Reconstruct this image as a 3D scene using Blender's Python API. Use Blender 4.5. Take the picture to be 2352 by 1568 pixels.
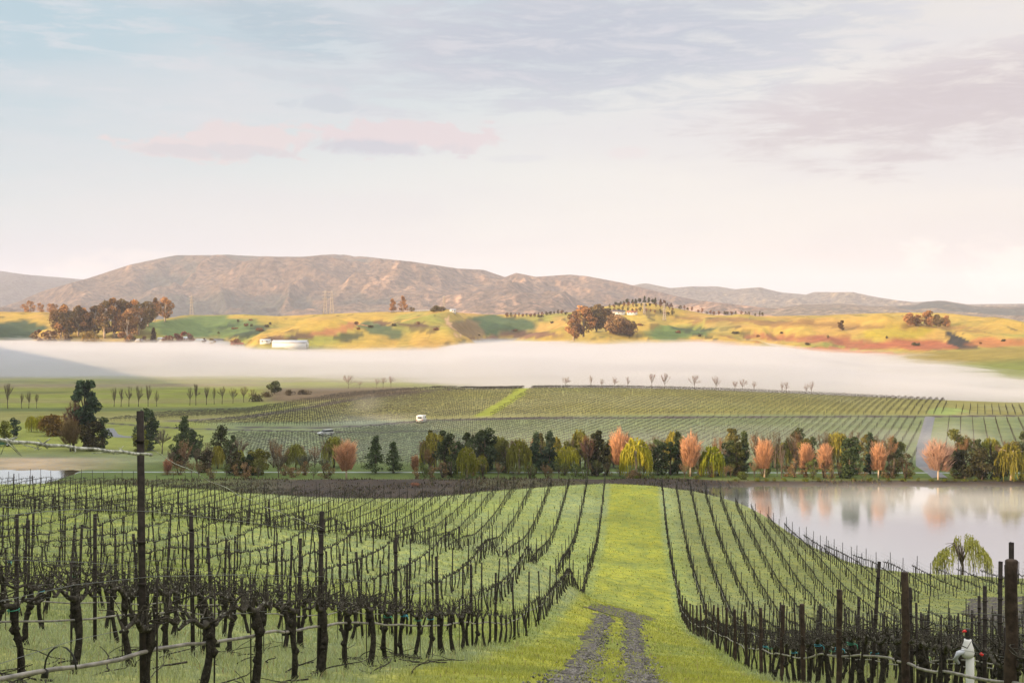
import bpy, math, random
import numpy as np
from mathutils import Vector, Matrix

R = math.radians
sc = bpy.context.scene
for o in list(bpy.data.objects):
    bpy.data.objects.remove(o)

# ------------------------------------------------------------------ camera
F = 3000.0            # focal length in units of the 2352 px wide measuring frame
CX, HY = 1176.0, 720.0  # principal column, horizon row in that frame
cam_data = bpy.data.cameras.new("camera")
cam = bpy.data.objects.new("camera", cam_data)
sc.collection.objects.link(cam)
cam_data.sensor_width = 36.0
cam_data.lens = 36.0 * F / 2352.0
cam_data.shift_y = -(784.0 - HY) / 2352.0
cam_data.clip_start = 0.1
cam_data.clip_end = 60000
cam.location = (0, 0, 0)
cam.rotation_euler = (R(90), 0, 0)
sc.camera = cam

# ------------------------------------------------------------------ sun
SUN_AZ = R(62)     # the light travels towards +X*sin, +Y*cos
SUN_EL = R(14)
sd = bpy.data.lights.new("sun", 'SUN')
sd.energy = 5.0
sd.angle = R(0.5)
sd.color = (1.0, 0.68, 0.38)
sun = bpy.data.objects.new("sun", sd)
sc.collection.objects.link(sun)
dvec = Vector((math.sin(SUN_AZ) * math.cos(SUN_EL), math.cos(SUN_AZ) * math.cos(SUN_EL), -math.sin(SUN_EL)))
sun.rotation_euler = dvec.to_track_quat('-Z', 'Y').to_euler()

# ------------------------------------------------------------------ view
sc.view_settings.view_transform = 'Standard'
sc.view_settings.look = 'None'
sc.view_settings.exposure = 0.85
sc.view_settings.gamma = 1.0
sc.cycles.use_denoising = True
sc.cycles.max_bounces = 8
sc.cycles.volume_bounces = 5
sc.cycles.diffuse_bounces = 2
sc.cycles.glossy_bounces = 2
sc.cycles.transparent_max_bounces = 8
sc.cycles.sample_clamp_indirect = 4.0


def lin(r, g, b):
    def c(v):
        v /= 255.0
        return v / 12.92 if v <= 0.04045 else ((v + 0.055) / 1.055) ** 2.4
    return (c(r), c(g), c(b), 1.0)


# ------------------------------------------------------------------ node helper
class NT:
    def __init__(self, tree):
        self.t = tree
        self.n = tree.nodes
        self.n.clear()

    def node(self, kind, **kw):
        n = self.n.new(kind)
        for k, v in kw.items():
            setattr(n, k, v)
        return n

    def set(self, sock, v):
        if isinstance(v, bpy.types.NodeSocket):
            self.t.links.new(v, sock)
        elif v is not None:
            sock.default_value = v

    def math(self, op, a, b=None, c=None, clamp=False):
        n = self.n.new('ShaderNodeMath')
        n.operation = op
        n.use_clamp = clamp
        self.set(n.inputs[0], a)
        if b is not None:
            self.set(n.inputs[1], b)
        if c is not None:
            self.set(n.inputs[2], c)
        return n.outputs[0]

    def mix(self, f, a, b, blend='MIX'):
        n = self.n.new('ShaderNodeMix')
        n.data_type = 'RGBA'
        n.blend_type = blend
        self.set(n.inputs[0], f)
        self.set(n.inputs[6], a)
        self.set(n.inputs[7], b)
        return n.outputs[2]

    def smooth(self, v, lo, hi, o0=0.0, o1=1.0):
        n = self.n.new('ShaderNodeMapRange')
        n.interpolation_type = 'SMOOTHSTEP'
        self.set(n.inputs[0], v)
        n.inputs[1].default_value = lo
        n.inputs[2].default_value = hi
        n.inputs[3].default_value = o0
        n.inputs[4].default_value = o1
        return n.outputs[0]

    def noise(self, vec, scale, detail=4, rough=0.55, dist=0.0):
        n = self.n.new('ShaderNodeTexNoise')
        n.inputs['Scale'].default_value = scale
        n.inputs['Detail'].default_value = detail
        n.inputs['Roughness'].default_value = rough
        n.inputs['Distortion'].default_value = dist
        if vec is not None:
            self.t.links.new(vec, n.inputs['Vector'])
        return n.outputs['Fac']

    def comb(self, x, y, z):
        n = self.n.new('ShaderNodeCombineXYZ')
        self.set(n.inputs[0], x)
        self.set(n.inputs[1], y)
        self.set(n.inputs[2], z)
        return n.outputs[0]


# ------------------------------------------------------------------ world
world = bpy.data.worlds.new("World")
sc.world = world
world.use_nodes = True
W = NT(world.node_tree)
geo = W.node('ShaderNodeTexCoord')
sep = W.node('ShaderNodeSeparateXYZ')
W.t.links.new(geo.outputs['Generated'], sep.inputs[0])
dx, dy, dz = sep.outputs
az = W.math('ARCTAN2', dx, dy)                # 0 straight ahead, + to the right
el = W.math('ARCSINE', dz)
# sky cells: u = azimuth, v = elevation (radians)
uv = W.comb(az, W.math('MULTIPLY', el, 3.2), 0.0)
n1 = W.noise(uv, 5.0, 7, 0.6, 0.25)
n2 = W.noise(W.comb(az, W.math('MULTIPLY', el, 5.5), 3.0), 13.0, 7, 0.65, 0.35)
n3 = W.noise(W.comb(az, W.math('MULTIPLY', el, 2.0), 8.0), 34.0, 5, 0.6, 0.5)


def pxu(x):
    return math.atan2(x - CX, F)


def pyv(y, x=CX):
    return math.atan2(HY - y, math.hypot(F, x - CX))


def blob(cx, cy, rx, ry, tilt=0.0):
    """soft elliptical zone of the sky dome, as a distance 0 at its middle"""
    u0, v0 = pxu(cx), pyv(cy, cx)
    du = W.math('DIVIDE', W.math('SUBTRACT', az, u0), rx / F)
    dvv = W.math('SUBTRACT', W.math('SUBTRACT', el, v0), W.math('MULTIPLY', W.math('SUBTRACT', az, u0), tilt))
    dvv = W.math('DIVIDE', dvv, ry / F)
    return W.math('SQRT', W.math('ADD', W.math('POWER', du, 2.0), W.math('POWER', dvv, 2.0)))


def cloud(d, n, edge, soft, amt):
    """cloud cover from a zone and a noise"""
    s = W.math('SUBTRACT', W.math('ADD', W.math('SUBTRACT', 1.0, d), W.math('MULTIPLY', W.math('SUBTRACT', n, 0.5), amt)), edge)
    return W.smooth(s, 0.0, soft)


# clear sky: blue up and to the left, cream low and to the right
tl = W.math('ADD', W.math('MULTIPLY', el, 4.2), W.math('MULTIPLY', az, -1.25))     # high upper left
blue = W.smooth(tl, 0.18, 1.35)
base = W.mix(blue, lin(238, 235, 231), lin(180, 206, 219))
pink = W.smooth(az, -0.05, 0.42)
base = W.mix(W.math('MULTIPLY', pink, 0.6), base, lin(238, 226, 220))
lowleft = cloud(blob(0, 620, 900, 170), n1, 0.0, 0.9, 1.2)
base = W.mix(W.math('MULTIPLY', lowleft, 0.85), base, lin(207, 213, 224))
n4 = W.noise(W.comb(az, W.math('MULTIPLY', el, 6.0), 12.0), 2.6, 5, 0.55, 0.1)
base = W.mix(W.math('MULTIPLY', W.smooth(n4, 0.40, 0.66), 0.55), base, lin(223, 220, 225))
# big lavender deck, upper middle and right
deck = cloud(blob(1330, 100, 850, 185, 0.02), n2, 0.0, 0.7, 2.6)
base = W.mix(W.math('MULTIPLY', deck, 0.95), base, lin(190, 196, 210))
deck2 = cloud(blob(2250, 230, 640, 150, 0.12), n2, 0.0, 0.7, 2.4)
base = W.mix(W.math('MULTIPLY', deck2, 0.95), base, lin(206, 193, 198))
deck3 = cloud(blob(640, 50, 330, 120, -0.15), n2, 0.15, 0.6, 2.4)
base = W.mix(W.math('MULTIPLY', deck3, 0.75), base, lin(172, 194, 208))
# streaks on the deck
st = W.smooth(n2, 0.47, 0.66)
upper = W.smooth(el, 0.10, 0.2)
base = W.mix(W.math('MULTIPLY', W.math('MULTIPLY', st, upper), 0.42), base, lin(237, 231, 233))
# small clouds
c1 = cloud(blob(560, 328, 260, 46, 0.05), n3, 0.05, 0.3, 2.6)
base = W.mix(W.math('MULTIPLY', c1, 1.0), base, lin(227, 214, 216))
c2 = cloud(blob(930, 318, 230, 46, -0.02), n3, 0.05, 0.3, 2.6)
base = W.mix(W.math('MULTIPLY', c2, 1.0), base, lin(226, 212, 216))
c8 = cloud(blob(520, 348, 210, 20, 0.0), n3, 0.05, 0.35, 2.2)
base = W.mix(W.math('MULTIPLY', c8, 0.7), base, lin(208, 205, 213))
c3 = cloud(blob(860, 340, 240, 24, -0.03), n3, 0.0, 0.75, 1.8)
base = W.mix(W.math('MULTIPLY', c3, 0.95), base, lin(200, 201, 213))
c4 = cloud(blob(760, 240, 120, 24), n3, 0.05, 0.4, 2.2)
base = W.mix(W.math('MULTIPLY', c4, 0.95), base, lin(200, 207, 217))
c5 = cloud(blob(700, 180, 160, 20, -0.12), n3, 0.05, 0.4, 2.4)
base = W.mix(W.math('MULTIPLY', c5, 0.5), base, lin(196, 206, 216))
c6 = cloud(blob(1440, 352, 70, 20), n3, 0.1, 0.5, 1.0)
base = W.mix(W.math('MULTIPLY', c6, 0.5), base, lin(232, 218, 220))
c7 = cloud(blob(1180, 365, 110, 14), n3, 0.1, 0.5, 1.0)
base = W.mix(W.math('MULTIPLY', c7, 0.45), base, lin(214, 214, 222))
# bright towers on the horizon
lowright = cloud(blob(2250, 560, 520, 120), n1, 0.0, 0.9, 1.2)
base = W.mix(W.math('MULTIPLY', lowright, 0.8), base, lin(226, 219, 220))
for (bx, by, brx, bry, am) in ((2112, 600, 66, 56, 1.0), (2330, 612, 140, 72, 1.0), (190, 622, 70, 42, 0.5), (330, 585, 110, 30, 0.5)):
    cc = cloud(blob(bx, by, brx, bry), n3, 0.05, 0.75, 2.6)
    base = W.mix(W.math('MULTIPLY', cc, am * 0.8), base, lin(252, 242, 235))
base = W.mix(W.smooth(el, R(15), R(40), 0.0, 0.8), base, lin(244, 238, 224))
# the sky gets brighter overhead, like any thin overcast
gain = W.smooth(el, R(14), R(60), 1.0, 3.3)
vm = W.node('ShaderNodeVectorMath', operation='SCALE')
W.t.links.new(base, vm.inputs[0])
W.t.links.new(gain, vm.inputs['Scale'])
sky = W.node('ShaderNodeTexSky', sky_type='NISHITA')
sky.sun_disc = False
sky.sun_elevation = SUN_EL
sky.sun_rotation = R(180) + SUN_AZ
sky.air_density = 1.0
sky.dust_density = 1.0
bg1 = W.node('ShaderNodeBackground')
W.t.links.new(sky.outputs[0], bg1.inputs[0])
bg1.inputs[1].default_value = 0.1
bg2 = W.node('ShaderNodeBackground')
W.t.links.new(vm.outputs[0], bg2.inputs[0])
bg2.inputs[1].default_value = 0.55
ms = W.node('ShaderNodeMixShader')
ms.inputs[0].default_value = 0.92
W.t.links.new(bg1.outputs[0], ms.inputs[1])
W.t.links.new(bg2.outputs[0], ms.inputs[2])
wo = W.node('ShaderNodeOutputWorld')
W.t.links.new(ms.outputs[0], wo.inputs[0])

# ================================================================== maths helpers
rng = np.random.default_rng(7)


def hash2(ix, iy, seed):
    h = (ix.astype(np.int64) * 374761393 + iy.astype(np.int64) * 668265263 + seed * 1442695041) & 0xFFFFFFFF
    h = ((h ^ (h >> 13)) * 1274126177) & 0xFFFFFFFF
    h = (h ^ (h >> 16)) & 0xFFFFFFFF
    return h / 4294967295.0


def vnoise(x, y, seed=0):
    x = np.asarray(x, float)
    y = np.asarray(y, float)
    ix, iy = np.floor(x), np.floor(y)
    fx, fy = x - ix, y - iy
    fx = fx * fx * fx * (fx * (fx * 6 - 15) + 10)
    fy = fy * fy * fy * (fy * (fy * 6 - 15) + 10)
    a, b = hash2(ix, iy, seed), hash2(ix + 1, iy, seed)
    c, d = hash2(ix, iy + 1, seed), hash2(ix + 1, iy + 1, seed)
    return (a * (1 - fx) + b * fx) * (1 - fy) + (c * (1 - fx) + d * fx) * fy


def fbm(x, y, seed=0, octv=4, gain=0.5):
    s, a, t = 0.0, 1.0, 0.0
    for k in range(octv):
        s = s + a * (vnoise(x * 2 ** k + 17.3 * k, y * 2 ** k + 9.1 * k, seed + k) - 0.5)
        t += a
        a *= gain
    return s / t * 2      # about -1..1


def ridged(x, y, seed=0, octv=4):
    s, a, t = 0.0, 1.0, 0.0
    for k in range(octv):
        s = s + a * (1 - 2 * np.abs(vnoise(x * 2 ** k + 7.7 * k, y * 2 ** k + 3.1 * k, seed + k) * 2 - 1))
        t += a
        a *= 0.5
    return s / t


def sstep(v, a, b):
    t = np.clip((np.asarray(v, float) - a) / (b - a), 0, 1)
    return t * t * (3 - 2 * t)


def gau(v, c, s):
    return np.exp(-((np.asarray(v, float) - c) / s) ** 2)


# ================================================================== terrain
LM = (1460.0 - CX) / F       # the grass lane's direction: X grows by LM per metre of Y
TV = np.array([-60, 0, 8, 12, 17, 22.5, 27.5, 38.5, 47, 60, 80, 98, 115, 134, 150, 175, 200, 230], float)
TU = np.array([-170, -85, -65, -42, -28, -18, -4, 3.5, 14, 25, 37, 60, 130], float)
TZ = np.array([
    [9, 1.2, .2, -.3, -1, -1.8, -2.8, -4.8, -6.3, -8.6, -12, -15.5, -18, -20.5, -22, -22.4, -27, -34],
    [9, 1.2, .2, -.3, -1, -1.8, -2.8, -4.8, -6.3, -8.6, -12, -15.5, -18, -20.5, -22, -22.6, -27, -34],
    [9, 1, 0, -.5, -1.2, -2, -3, -5, -6.5, -8.8, -12, -15.5, -18, -20.5, -22, -23.0, -28, -33.5],
    [8.5, .5, -.5, -1.2, -2, -3, -4, -6, -7.6, -10, -13, -16.5, -19, -21.7, -23.2, -24.6, -30, -33],
    [8, 0, -1, -1.7, -2.8, -4, -5, -7.2, -8.9, -11.0, -13.5, -17.9, -20.2, -22.6, -23.8, -24.7, -30, -33],
    [8, -1, -1.9, -2.6, -3.7, -4.9, -6, -8.2, -10, -12.0, -14.5, -18.9, -20.7, -22.9, -23.6, -23.4, -29, -33],
    [7.5, -1.7, -2.9, -3.7, -4.75, -6, -7.2, -9.7, -11.6, -13.8, -16.7, -21.3, -22.8, -24.6, -24.6, -22.7, -27, -33],
    [7.5, -1.9, -3.2, -4.1, -5.1, -6.5, -8, -10.5, -12.5, -15.4, -20.2, -23.2, -24.2, -24.9, -24.9, -23.0, -27, -33],
    [7, -2.2, -3.7, -4.6, -5.8, -7.2, -8.5, -11.2, -13.2, -16.2, -20.8, -23.8, -25, -25.9, -26, -25.4, -30, -35],
    [7, -2.2, -3.9, -4.7, -5.9, -7.3, -8.6, -11.2, -13.1, -16, -20.3, -23.3, -25.3, -27.0, -29.5, -33.5, -36, -37],
    [7, -2.2, -3.8, -4.6, -5.7, -7, -8.2, -10.8, -12.6, -15.4, -19.4, -22.4, -24.3, -26.8, -30.5, -35, -37, -37],
    [7, -2, -3.4, -4.2, -5.2, -6.4, -7.5, -9.8, -11.5, -14, -17.8, -20.8, -24, -29, -33, -36, -37, -37],
    [7, -2, -3.4, -4.2, -5.2, -6.4, -7.5, -9.8, -11.5, -14, -17.8, -20.8, -24, -29, -33, -36, -37, -37]], float)
# resample on a 1 m grid and soften
gu = np.arange(-170, 131, 1.0)
gv = np.arange(-60, 231, 1.0)
_tmp = np.stack([np.interp(gv, TV, row) for row in TZ])            # (u knots, v)
NG = np.stack([np.interp(gu, TU, _tmp[:, j]) for j in range(len(gv))], axis=1)   # (gu, gv)


def blur(a, axis, k):
    pad = [(0, 0), (0, 0)]
    pad[axis] = (k, k)
    b = np.pad(a, pad, mode='edge')
    out = 0
    n = a.shape[axis]
    for i in range(2 * k + 1):
        out = out + (b[i:i + n] if axis == 0 else b[:, i:i + n])
    return out / (2 * k + 1)


for _ in range(2):
    NG = blur(NG, 1, 2)
    NG = blur(NG, 0, 3)

HILLC = np.array([(-900, 712), (0, 712), (100, 713), (180, 722), (260, 735), (330, 737), (430, 723), (560, 719), (640, 723), (700, 720), (800, 716),
                  (870, 713), (1020, 713), (1120, 717), (1230, 719), (1310, 714), (1370, 703), (1430, 695), (1490, 692), (1560, 706),
                  (1640, 721), (1750, 728), (1900, 738), (2100, 745), (2200, 751), (2352, 770), (2700, 775), (3300, 765)], float)
LAKE_Z = -33.5


def H(X, Y):
    """ground height; the camera is at the origin, 1.8 m above the ground"""
    X = np.asarray(X, float)
    Y = np.asarray(Y, float)
    u = X - LM * Y
    uc = np.clip(u, gu[0], gu[-1] - 1e-6)
    vc = np.clip(Y, gv[0], gv[-1] - 1e-6)
    iu = np.minimum((uc - gu[0]).astype(int), len(gu) - 2)
    iv = np.minimum((vc - gv[0]).astype(int), len(gv) - 2)
    fu, fv = uc - gu[0] - iu, vc - gv[0] - iv
    zn = (NG[iu, iv] * (1 - fu) + NG[iu + 1, iv] * fu) * (1 - fv) + (NG[iu, iv + 1] * (1 - fu) + NG[iu + 1, iv + 1] * fu) * fv
    zn = zn + 0.10 * fbm(X / 3.1, Y / 3.1, 5, 3) + 0.18 * fbm(X / 13., Y / 13., 9, 2) * sstep(Y, 15, 50)
    zn = zn + (1.15 * gau(Y, 79, 8) - 1.1 * gau(Y, 99, 8)) * sstep(-u, 2.6, 6) * (1 - sstep(-u, 40, 60)) + 0.9 * gau(u, 19, 9) * sstep(Y, 115, 145) * (1 - sstep(Y, 172, 195))
    # ---- plain beyond the lake
    a = X / np.maximum(Y, 1.0)
    px = CX + F * a
    zf = np.interp(Y, [200, 256, 300, 420, 520, 740, 900, 3000], [-33, -33, -33.5, -35, -37, -38.5, -40, -46])
    zf = zf - 3.5 * sstep(px, 900, 1300) * sstep(Y, 520, 590) * (1 - sstep(Y, 690, 780))
    Xk = X - 20
    kn = 7.3 * np.where(Xk < 0, np.exp(-(Xk / 78.) ** 2), np.exp(-(Xk / 155.) ** 2))
    yc = 560 - 0.35 * np.clip(X, -60, 200)
    kn = kn * np.where(Y < yc, np.exp(-((Y - yc) / 120.) ** 2), np.exp(-((Y - yc) / 70.) ** 2))
    zf = zf + kn
    # right hand spur
    zf = zf + 15 * sstep(X - 0.10 * (Y - 700), 130, 400) * sstep(Y, 680, 960)
    # soil dam and pond edges
    dam = sstep(X, -88, -74) * (1 - sstep(X, 34, 44))
    lake = (1 - sstep(Y, 251.5, 256.0 + 0.8 * fbm(X / 9., Y / 9., 3, 2)))
    lk_l = (1 - sstep(Y, 276, 281 + 0 * Y)) * (1 - sstep(X, -97 + 4 * fbm(Y / 6., X / 6., 4, 2), -90))
    wet = np.maximum(lake * (1 - dam), lk_l) * sstep(Y, 150, 200)
    zf = zf + dam * (1 - sstep(Y, 256, 262)) * (0.5 + 0.25 * fbm(X / 6, Y / 6, 2, 3))
    zf = zf - 3.5 * wet
    # low hills
    crest = np.interp(px, HILLC[:, 0], HILLC[:, 1])
    YC = 1400.0
    zc = (HY - crest) / F * YC
    t = np.clip((Y - 1000) / (YC - 1000), 0, 1.0)
    face = 40 * (t ** 0.92) + t * zc
    back = sstep(Y, YC, YC + 500)
    hill = face * (1 - back)
    gul = 17 * ridged(X / 135. + 0.3 * fbm(X / 90., Y / 90., 8, 2), Y / 260., 21, 4) + 5 * fbm(X / 45., Y / 60., 31, 3)
    gul = gul * np.sin(np.pi * np.clip(t, 0, 1)) ** 0.8
    # named valleys and mounds (by bearing)
    gul = gul - 13 * gau(px, 480, 60) * gau(Y, 1200, 110) - 15 * gau(px, 40, 55) * gau(Y, 1180, 120)
    gul = gul - 14 * gau(px, 1130, 70) * gau(Y, 1230, 110) + 7 * gau(px, 1000, 60) * gau(Y, 1200, 120)
    gul = gul - 9 * gau(px, 1560, 60) * gau(Y, 1200, 90) + 9 * gau(px, 2030, 60) * gau(Y, 1180, 60)
    gul = gul + 7 * gau(px, 720, 70) * gau(Y, 1190, 70) - 6 * gau(px, 2190, 25) * gau(Y, 1180, 60)
    zf = zf + (hill + gul) * sstep(Y, 960, 1080)
    z = np.where(Y < 200, zn, zf)
    w = sstep(Y, 195, 228)
    z = zn * (1 - w) + zf * w
    # hill behind and to the left: unseen rise added to shade the foreground
    s = X * math.sin(SUN_AZ) + Y * math.cos(SUN_AZ)
    tt_ = -X * math.cos(SUN_AZ) + Y * math.sin(SUN_AZ)
    w = (1 - sstep(s, -125, -24)) * (1 - sstep(-s, 200, 520))
    z = z * (1 - w) + w * (42 - 6 * sstep(tt_, 140, 190))
    return z


def gz(x, y):
    return float(H(np.array([x]), np.array([y]))[0])


_YS = np.concatenate([np.arange(5, 60, 0.25), np.arange(60, 300, 0.5), np.arange(300, 1600, 2.0)])


def hit(px, py):
    """where the sight line through a measured point meets the ground"""
    s = (px - CX) / F
    k = (HY - py) / F
    z = H(s * _YS, _YS)
    below = np.nonzero(z >= k * _YS)[0]
    i = below[0] if len(below) else len(_YS) - 1
    Y = _YS[i]
    return float(s * Y), float(Y), float(z[i])


# ================================================================== mesh helpers
def link(o):
    sc.collection.objects.link(o)
    return o


def mesh_from(name, V, faces, smooth=False, col=None):
    """faces: list of (m,k) int arrays"""
    me = bpy.data.meshes.new(name)
    V = np.asarray(V, np.float32)
    faces = [np.asarray(f, np.int32) for f in faces if len(f)]
    me.vertices.add(len(V))
    me.vertices.foreach_set('co', V.ravel())
    nl = sum(f.size for f in faces)
    nf = sum(len(f) for f in faces)
    me.loops.add(nl)
    me.loops.foreach_set('vertex_index', np.concatenate([f.ravel() for f in faces]))
    sizes = np.concatenate([np.full(len(f), f.shape[1], np.int32) for f in faces])
    me.polygons.add(nf)
    st_ = np.concatenate([[0], np.cumsum(sizes)[:-1]]).astype(np.int32)
    me.polygons.foreach_set('loop_start', st_)
    if smooth:
        me.polygons.foreach_set('use_smooth', np.ones(nf, bool))
    me.update(calc_edges=True)
    if col is not None:
        at = me.color_attributes.new('Col', 'FLOAT_COLOR', 'POINT')
        c = np.ones((len(V), 4), np.float32)
        c[:, :col.shape[1]] = col
        at.data.foreach_set('color', c.ravel())
    return me


class MB:
    def __init__(self):
        self.v, self.f, self.c, self.n = [], {}, [], 0

    def add(self, V, faces, col=None):
        V = np.asarray(V, float).reshape(-1, 3)
        for f in faces:
            f = np.asarray(f, int)
            if len(f):
                self.f.setdefault(f.shape[1], []).append(f + self.n)
        self.v.append(V)
        if col is not None:
            c = np.asarray(col, float)
            if c.ndim == 1:
                c = np.tile(c, (len(V), 1))
            self.c.append(c[:, :3])
        self.n += len(V)

    def mesh(self, name, smooth=False):
        V = np.concatenate(self.v)
        F_ = [np.concatenate(self.f[k]) for k in self.f]
        col = np.concatenate(self.c) if self.c and sum(len(c) for c in self.c) == len(V) else None
        return mesh_from(name, V, F_, smooth, col)

    def obj(self, name, mat, parent=None, smooth=False):
        me = self.mesh(name, smooth)
        me.materials.append(mat)
        o = bpy.data.objects.new(name, me)
        link(o)
        if parent is not None:
            o.parent = parent
        return o

    # ---- shapes
    def box(self, c, s, rot=0.0, col=None, taper=1.0):
        x, y, z = [k / 2 for k in s]
        p = np.array([(-x, -y, -z), (x, -y, -z), (x, y, -z), (-x, y, -z), (-x * taper, -y * taper, z), (x * taper, -y * taper, z), (x * taper, y * taper, z), (-x * taper, y * taper, z)])
        cr, sr = math.cos(rot), math.sin(rot)
        p = np.stack([p[:, 0] * cr - p[:, 1] * sr, p[:, 0] * sr + p[:, 1] * cr, p[:, 2]], 1) + np.array(c)
        self.add(p, [np.array([(0, 3, 2, 1), (4, 5, 6, 7), (0, 1, 5, 4), (1, 2, 6, 5), (2, 3, 7, 6), (3, 0, 4, 7)])], col)

    def tube(self, P, r, n=6, col=None, caps=True):
        P = np.asarray(P, float)
        r = np.broadcast_to(np.asarray(r, float), (len(P),))
        T = np.gradient(P, axis=0)
        T /= np.linalg.norm(T, axis=1)[:, None] + 1e-9
        up = np.array([0, 0, 1.0]) if abs(T[0, 2]) < 0.9 else np.array([1.0, 0, 0])
        A = np.cross(T, up)
        A /= np.linalg.norm(A, axis=1)[:, None] + 1e-9
        B = np.cross(T, A)
        ang = np.arange(n) / n * 2 * math.pi
        ring = A[:, None, :] * np.cos(ang)[None, :, None] + B[:, None, :] * np.sin(ang)[None, :, None]
        V = P[:, None, :] + ring * r[:, None, None]
        m = len(P)
        i = np.arange(m - 1)[:, None] * n
        j = np.arange(n)[None, :]
        q = np.stack([i + j, i + (j + 1) % n, i + n + (j + 1) % n, i + n + j], -1).reshape(-1, 4)
        fs = [q]
        V = V.reshape(-1, 3)
        if caps and n >= 3:
            V = np.concatenate([V, P[:1], P[-1:]])
            k = np.arange(n)
            fs.append(np.stack([np.full(n, m * n), (k + 1) % n, k], 1))
            fs.append(np.stack([np.full(n, m * n + 1), (m - 1) * n + k, (m - 1) * n + (k + 1) % n], 1))
        self.add(V, fs, col)

    def lathe(self, prof, n=16, c=(0, 0, 0), col=None):
        prof = np.asarray(prof, float)
        ang = np.arange(n) / n * 2 * math.pi
        V = np.stack([prof[:, 0:1] * np.cos(ang), prof[:, 0:1] * np.sin(ang), np.repeat(prof[:, 1:2], n, 1)], -1).reshape(-1, 3) + np.array(c)
        m = len(prof)
        i = np.arange(m - 1)[:, None] * n
        j = np.arange(n)[None, :]
        q = np.stack([i + j, i + (j + 1) % n, i + n + (j + 1) % n, i + n + j], -1).reshape(-1, 4)
        self.add(V, [q], col)


def tag(o, label=None, cat=None, group=None, kind=None):
    if label:
        o['label'] = label
    if cat:
        o['category'] = cat
    if group:
        o['group'] = group
    if kind:
        o['kind'] = kind
    return o


def empty(name, loc, rz=0.0):
    o = bpy.data.objects.new(name, None)
    o.location = loc
    o.rotation_euler = (0, 0, rz)
    o.empty_display_size = 0.2
    return link(o)


ORD = ['zeroth', 'first', 'second', 'third', 'fourth', 'fifth', 'sixth', 'seventh', 'eighth', 'ninth', 'tenth', 'eleventh', 'twelfth', 'thirteenth',
       'fourteenth', 'fifteenth', 'sixteenth', 'seventeenth', 'eighteenth', 'nineteenth']
TENS = {2: 'twent', 3: 'thirt', 4: 'fort', 5: 'fift', 6: 'sixt', 7: 'sevent', 8: 'eight', 9: 'ninet'}


def ordn(n):
    if n < 20:
        return ORD[n]
    t, u_ = divmod(n, 10)
    return TENS[t] + ('ieth' if u_ == 0 else 'y-' + ORD[u_])


# ================================================================== materials
def mat_plain(name, col, rough=0.8, spec=0.3, bump=None, noise=None, attr=False, metallic=0.0, transl=0.0, fleck=None):
    """noise: (scale, amount) darker/lighter variation; bump: (scale, strength, distance)"""
    m = bpy.data.materials.new(name)
    m.use_nodes = True
    N = NT(m.node_tree)
    tc = N.node('ShaderNodeTexCoord')
    p = N.node('ShaderNodeBsdfPrincipled')
    p.inputs['Roughness'].default_value = rough
    p.inputs['Specular IOR Level'].default_value = spec
    p.inputs['Metallic'].default_value = metallic
    c = None
    if attr:
        a = N.node('ShaderNodeAttribute')
        a.attribute_name = 'Col'
        c = a.outputs['Color']
        if col is not None:
            c = N.mix(1.0, c, col, 'MULTIPLY')
    else:
        c = col
    if noise:
        g = N.node('ShaderNodeNewGeometry')
        f = N.noise(g.outputs['Position'], noise[0], 5, 0.6)
        k = N.smooth(f, 0.3, 0.7, 1 - noise[1], 1 + noise[1])
        v = N.node('ShaderNodeVectorMath', operation='SCALE')
        if isinstance(c, bpy.types.NodeSocket):
            N.t.links.new(c, v.inputs[0])
        else:
            v.inputs[0].default_value = c[:3]
        N.t.links.new(k, v.inputs['Scale'])
        c = v.outputs[0]
    if fleck:
        g = N.node('ShaderNodeNewGeometry')
        c = N.mix(N.smooth(N.noise(g.outputs['Position'], fleck[0], 4, 0.6), fleck[2], fleck[2] + 0.04), c, fleck[1])
    N.set(p.inputs['Base Color'], c)
    if bump:
        g = N.node('ShaderNodeNewGeometry')
        f = N.noise(g.outputs['Position'], bump[0], 5, 0.65)
        b = N.node('ShaderNodeBump')
        b.inputs['Strength'].default_value = bump[1]
        b.inputs['Distance'].default_value = bump[2]
        N.t.links.new(f, b.inputs['Height'])
        N.t.links.new(b.outputs[0], p.inputs['Normal'])
    out = N.node('ShaderNodeOutputMaterial')
    if transl > 0:
        tr = N.node('ShaderNodeBsdfTranslucent')
        N.set(tr.inputs[0], c)
        mx = N.node('ShaderNodeMixShader')
        mx.inputs[0].default_value = transl
        N.t.links.new(p.outputs[0], mx.inputs[1])
        N.t.links.new(tr.outputs[0], mx.inputs[2])
        N.t.links.new(mx.outputs[0], out.inputs[0])
    else:
        N.t.links.new(p.outputs[0], out.inputs[0])
    return m


M_bark = mat_plain('vine_bark', (0.028, 0.025, 0.020, 1), 0.95, 0.1, bump=(45, 0.9, 0.02), noise=(25, 0.55), fleck=(30, (0.13, 0.14, 0.11, 1), 0.66))
M_cane = mat_plain('vine_cane', (0.036, 0.032, 0.026, 1), 0.9, 0.15, noise=(14, 0.6), fleck=(26, (0.19, 0.19, 0.16, 1), 0.60))
M_farvine = mat_plain('far_vine_wood', (0.05, 0.047, 0.038, 1), 0.95, 0.1)
M_rust = mat_plain('rusted_steel', (0.022, 0.017, 0.015, 1), 0.85, 0.3, noise=(18, 0.5))
M_wood = mat_plain('weathered_post_wood', (0.040, 0.028, 0.022, 1), 0.9, 0.2, bump=(30, 0.6, 0.01), noise=(9, 0.5))
M_wire = mat_plain('trellis_wire_steel', (0.09, 0.095, 0.095, 1), 0.5, 0.4, metallic=0.3)
M_hose = mat_plain('drip_hose_plastic', (0.17, 0.16, 0.145, 1), 0.45, 0.5, noise=(6, 0.5))
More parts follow.
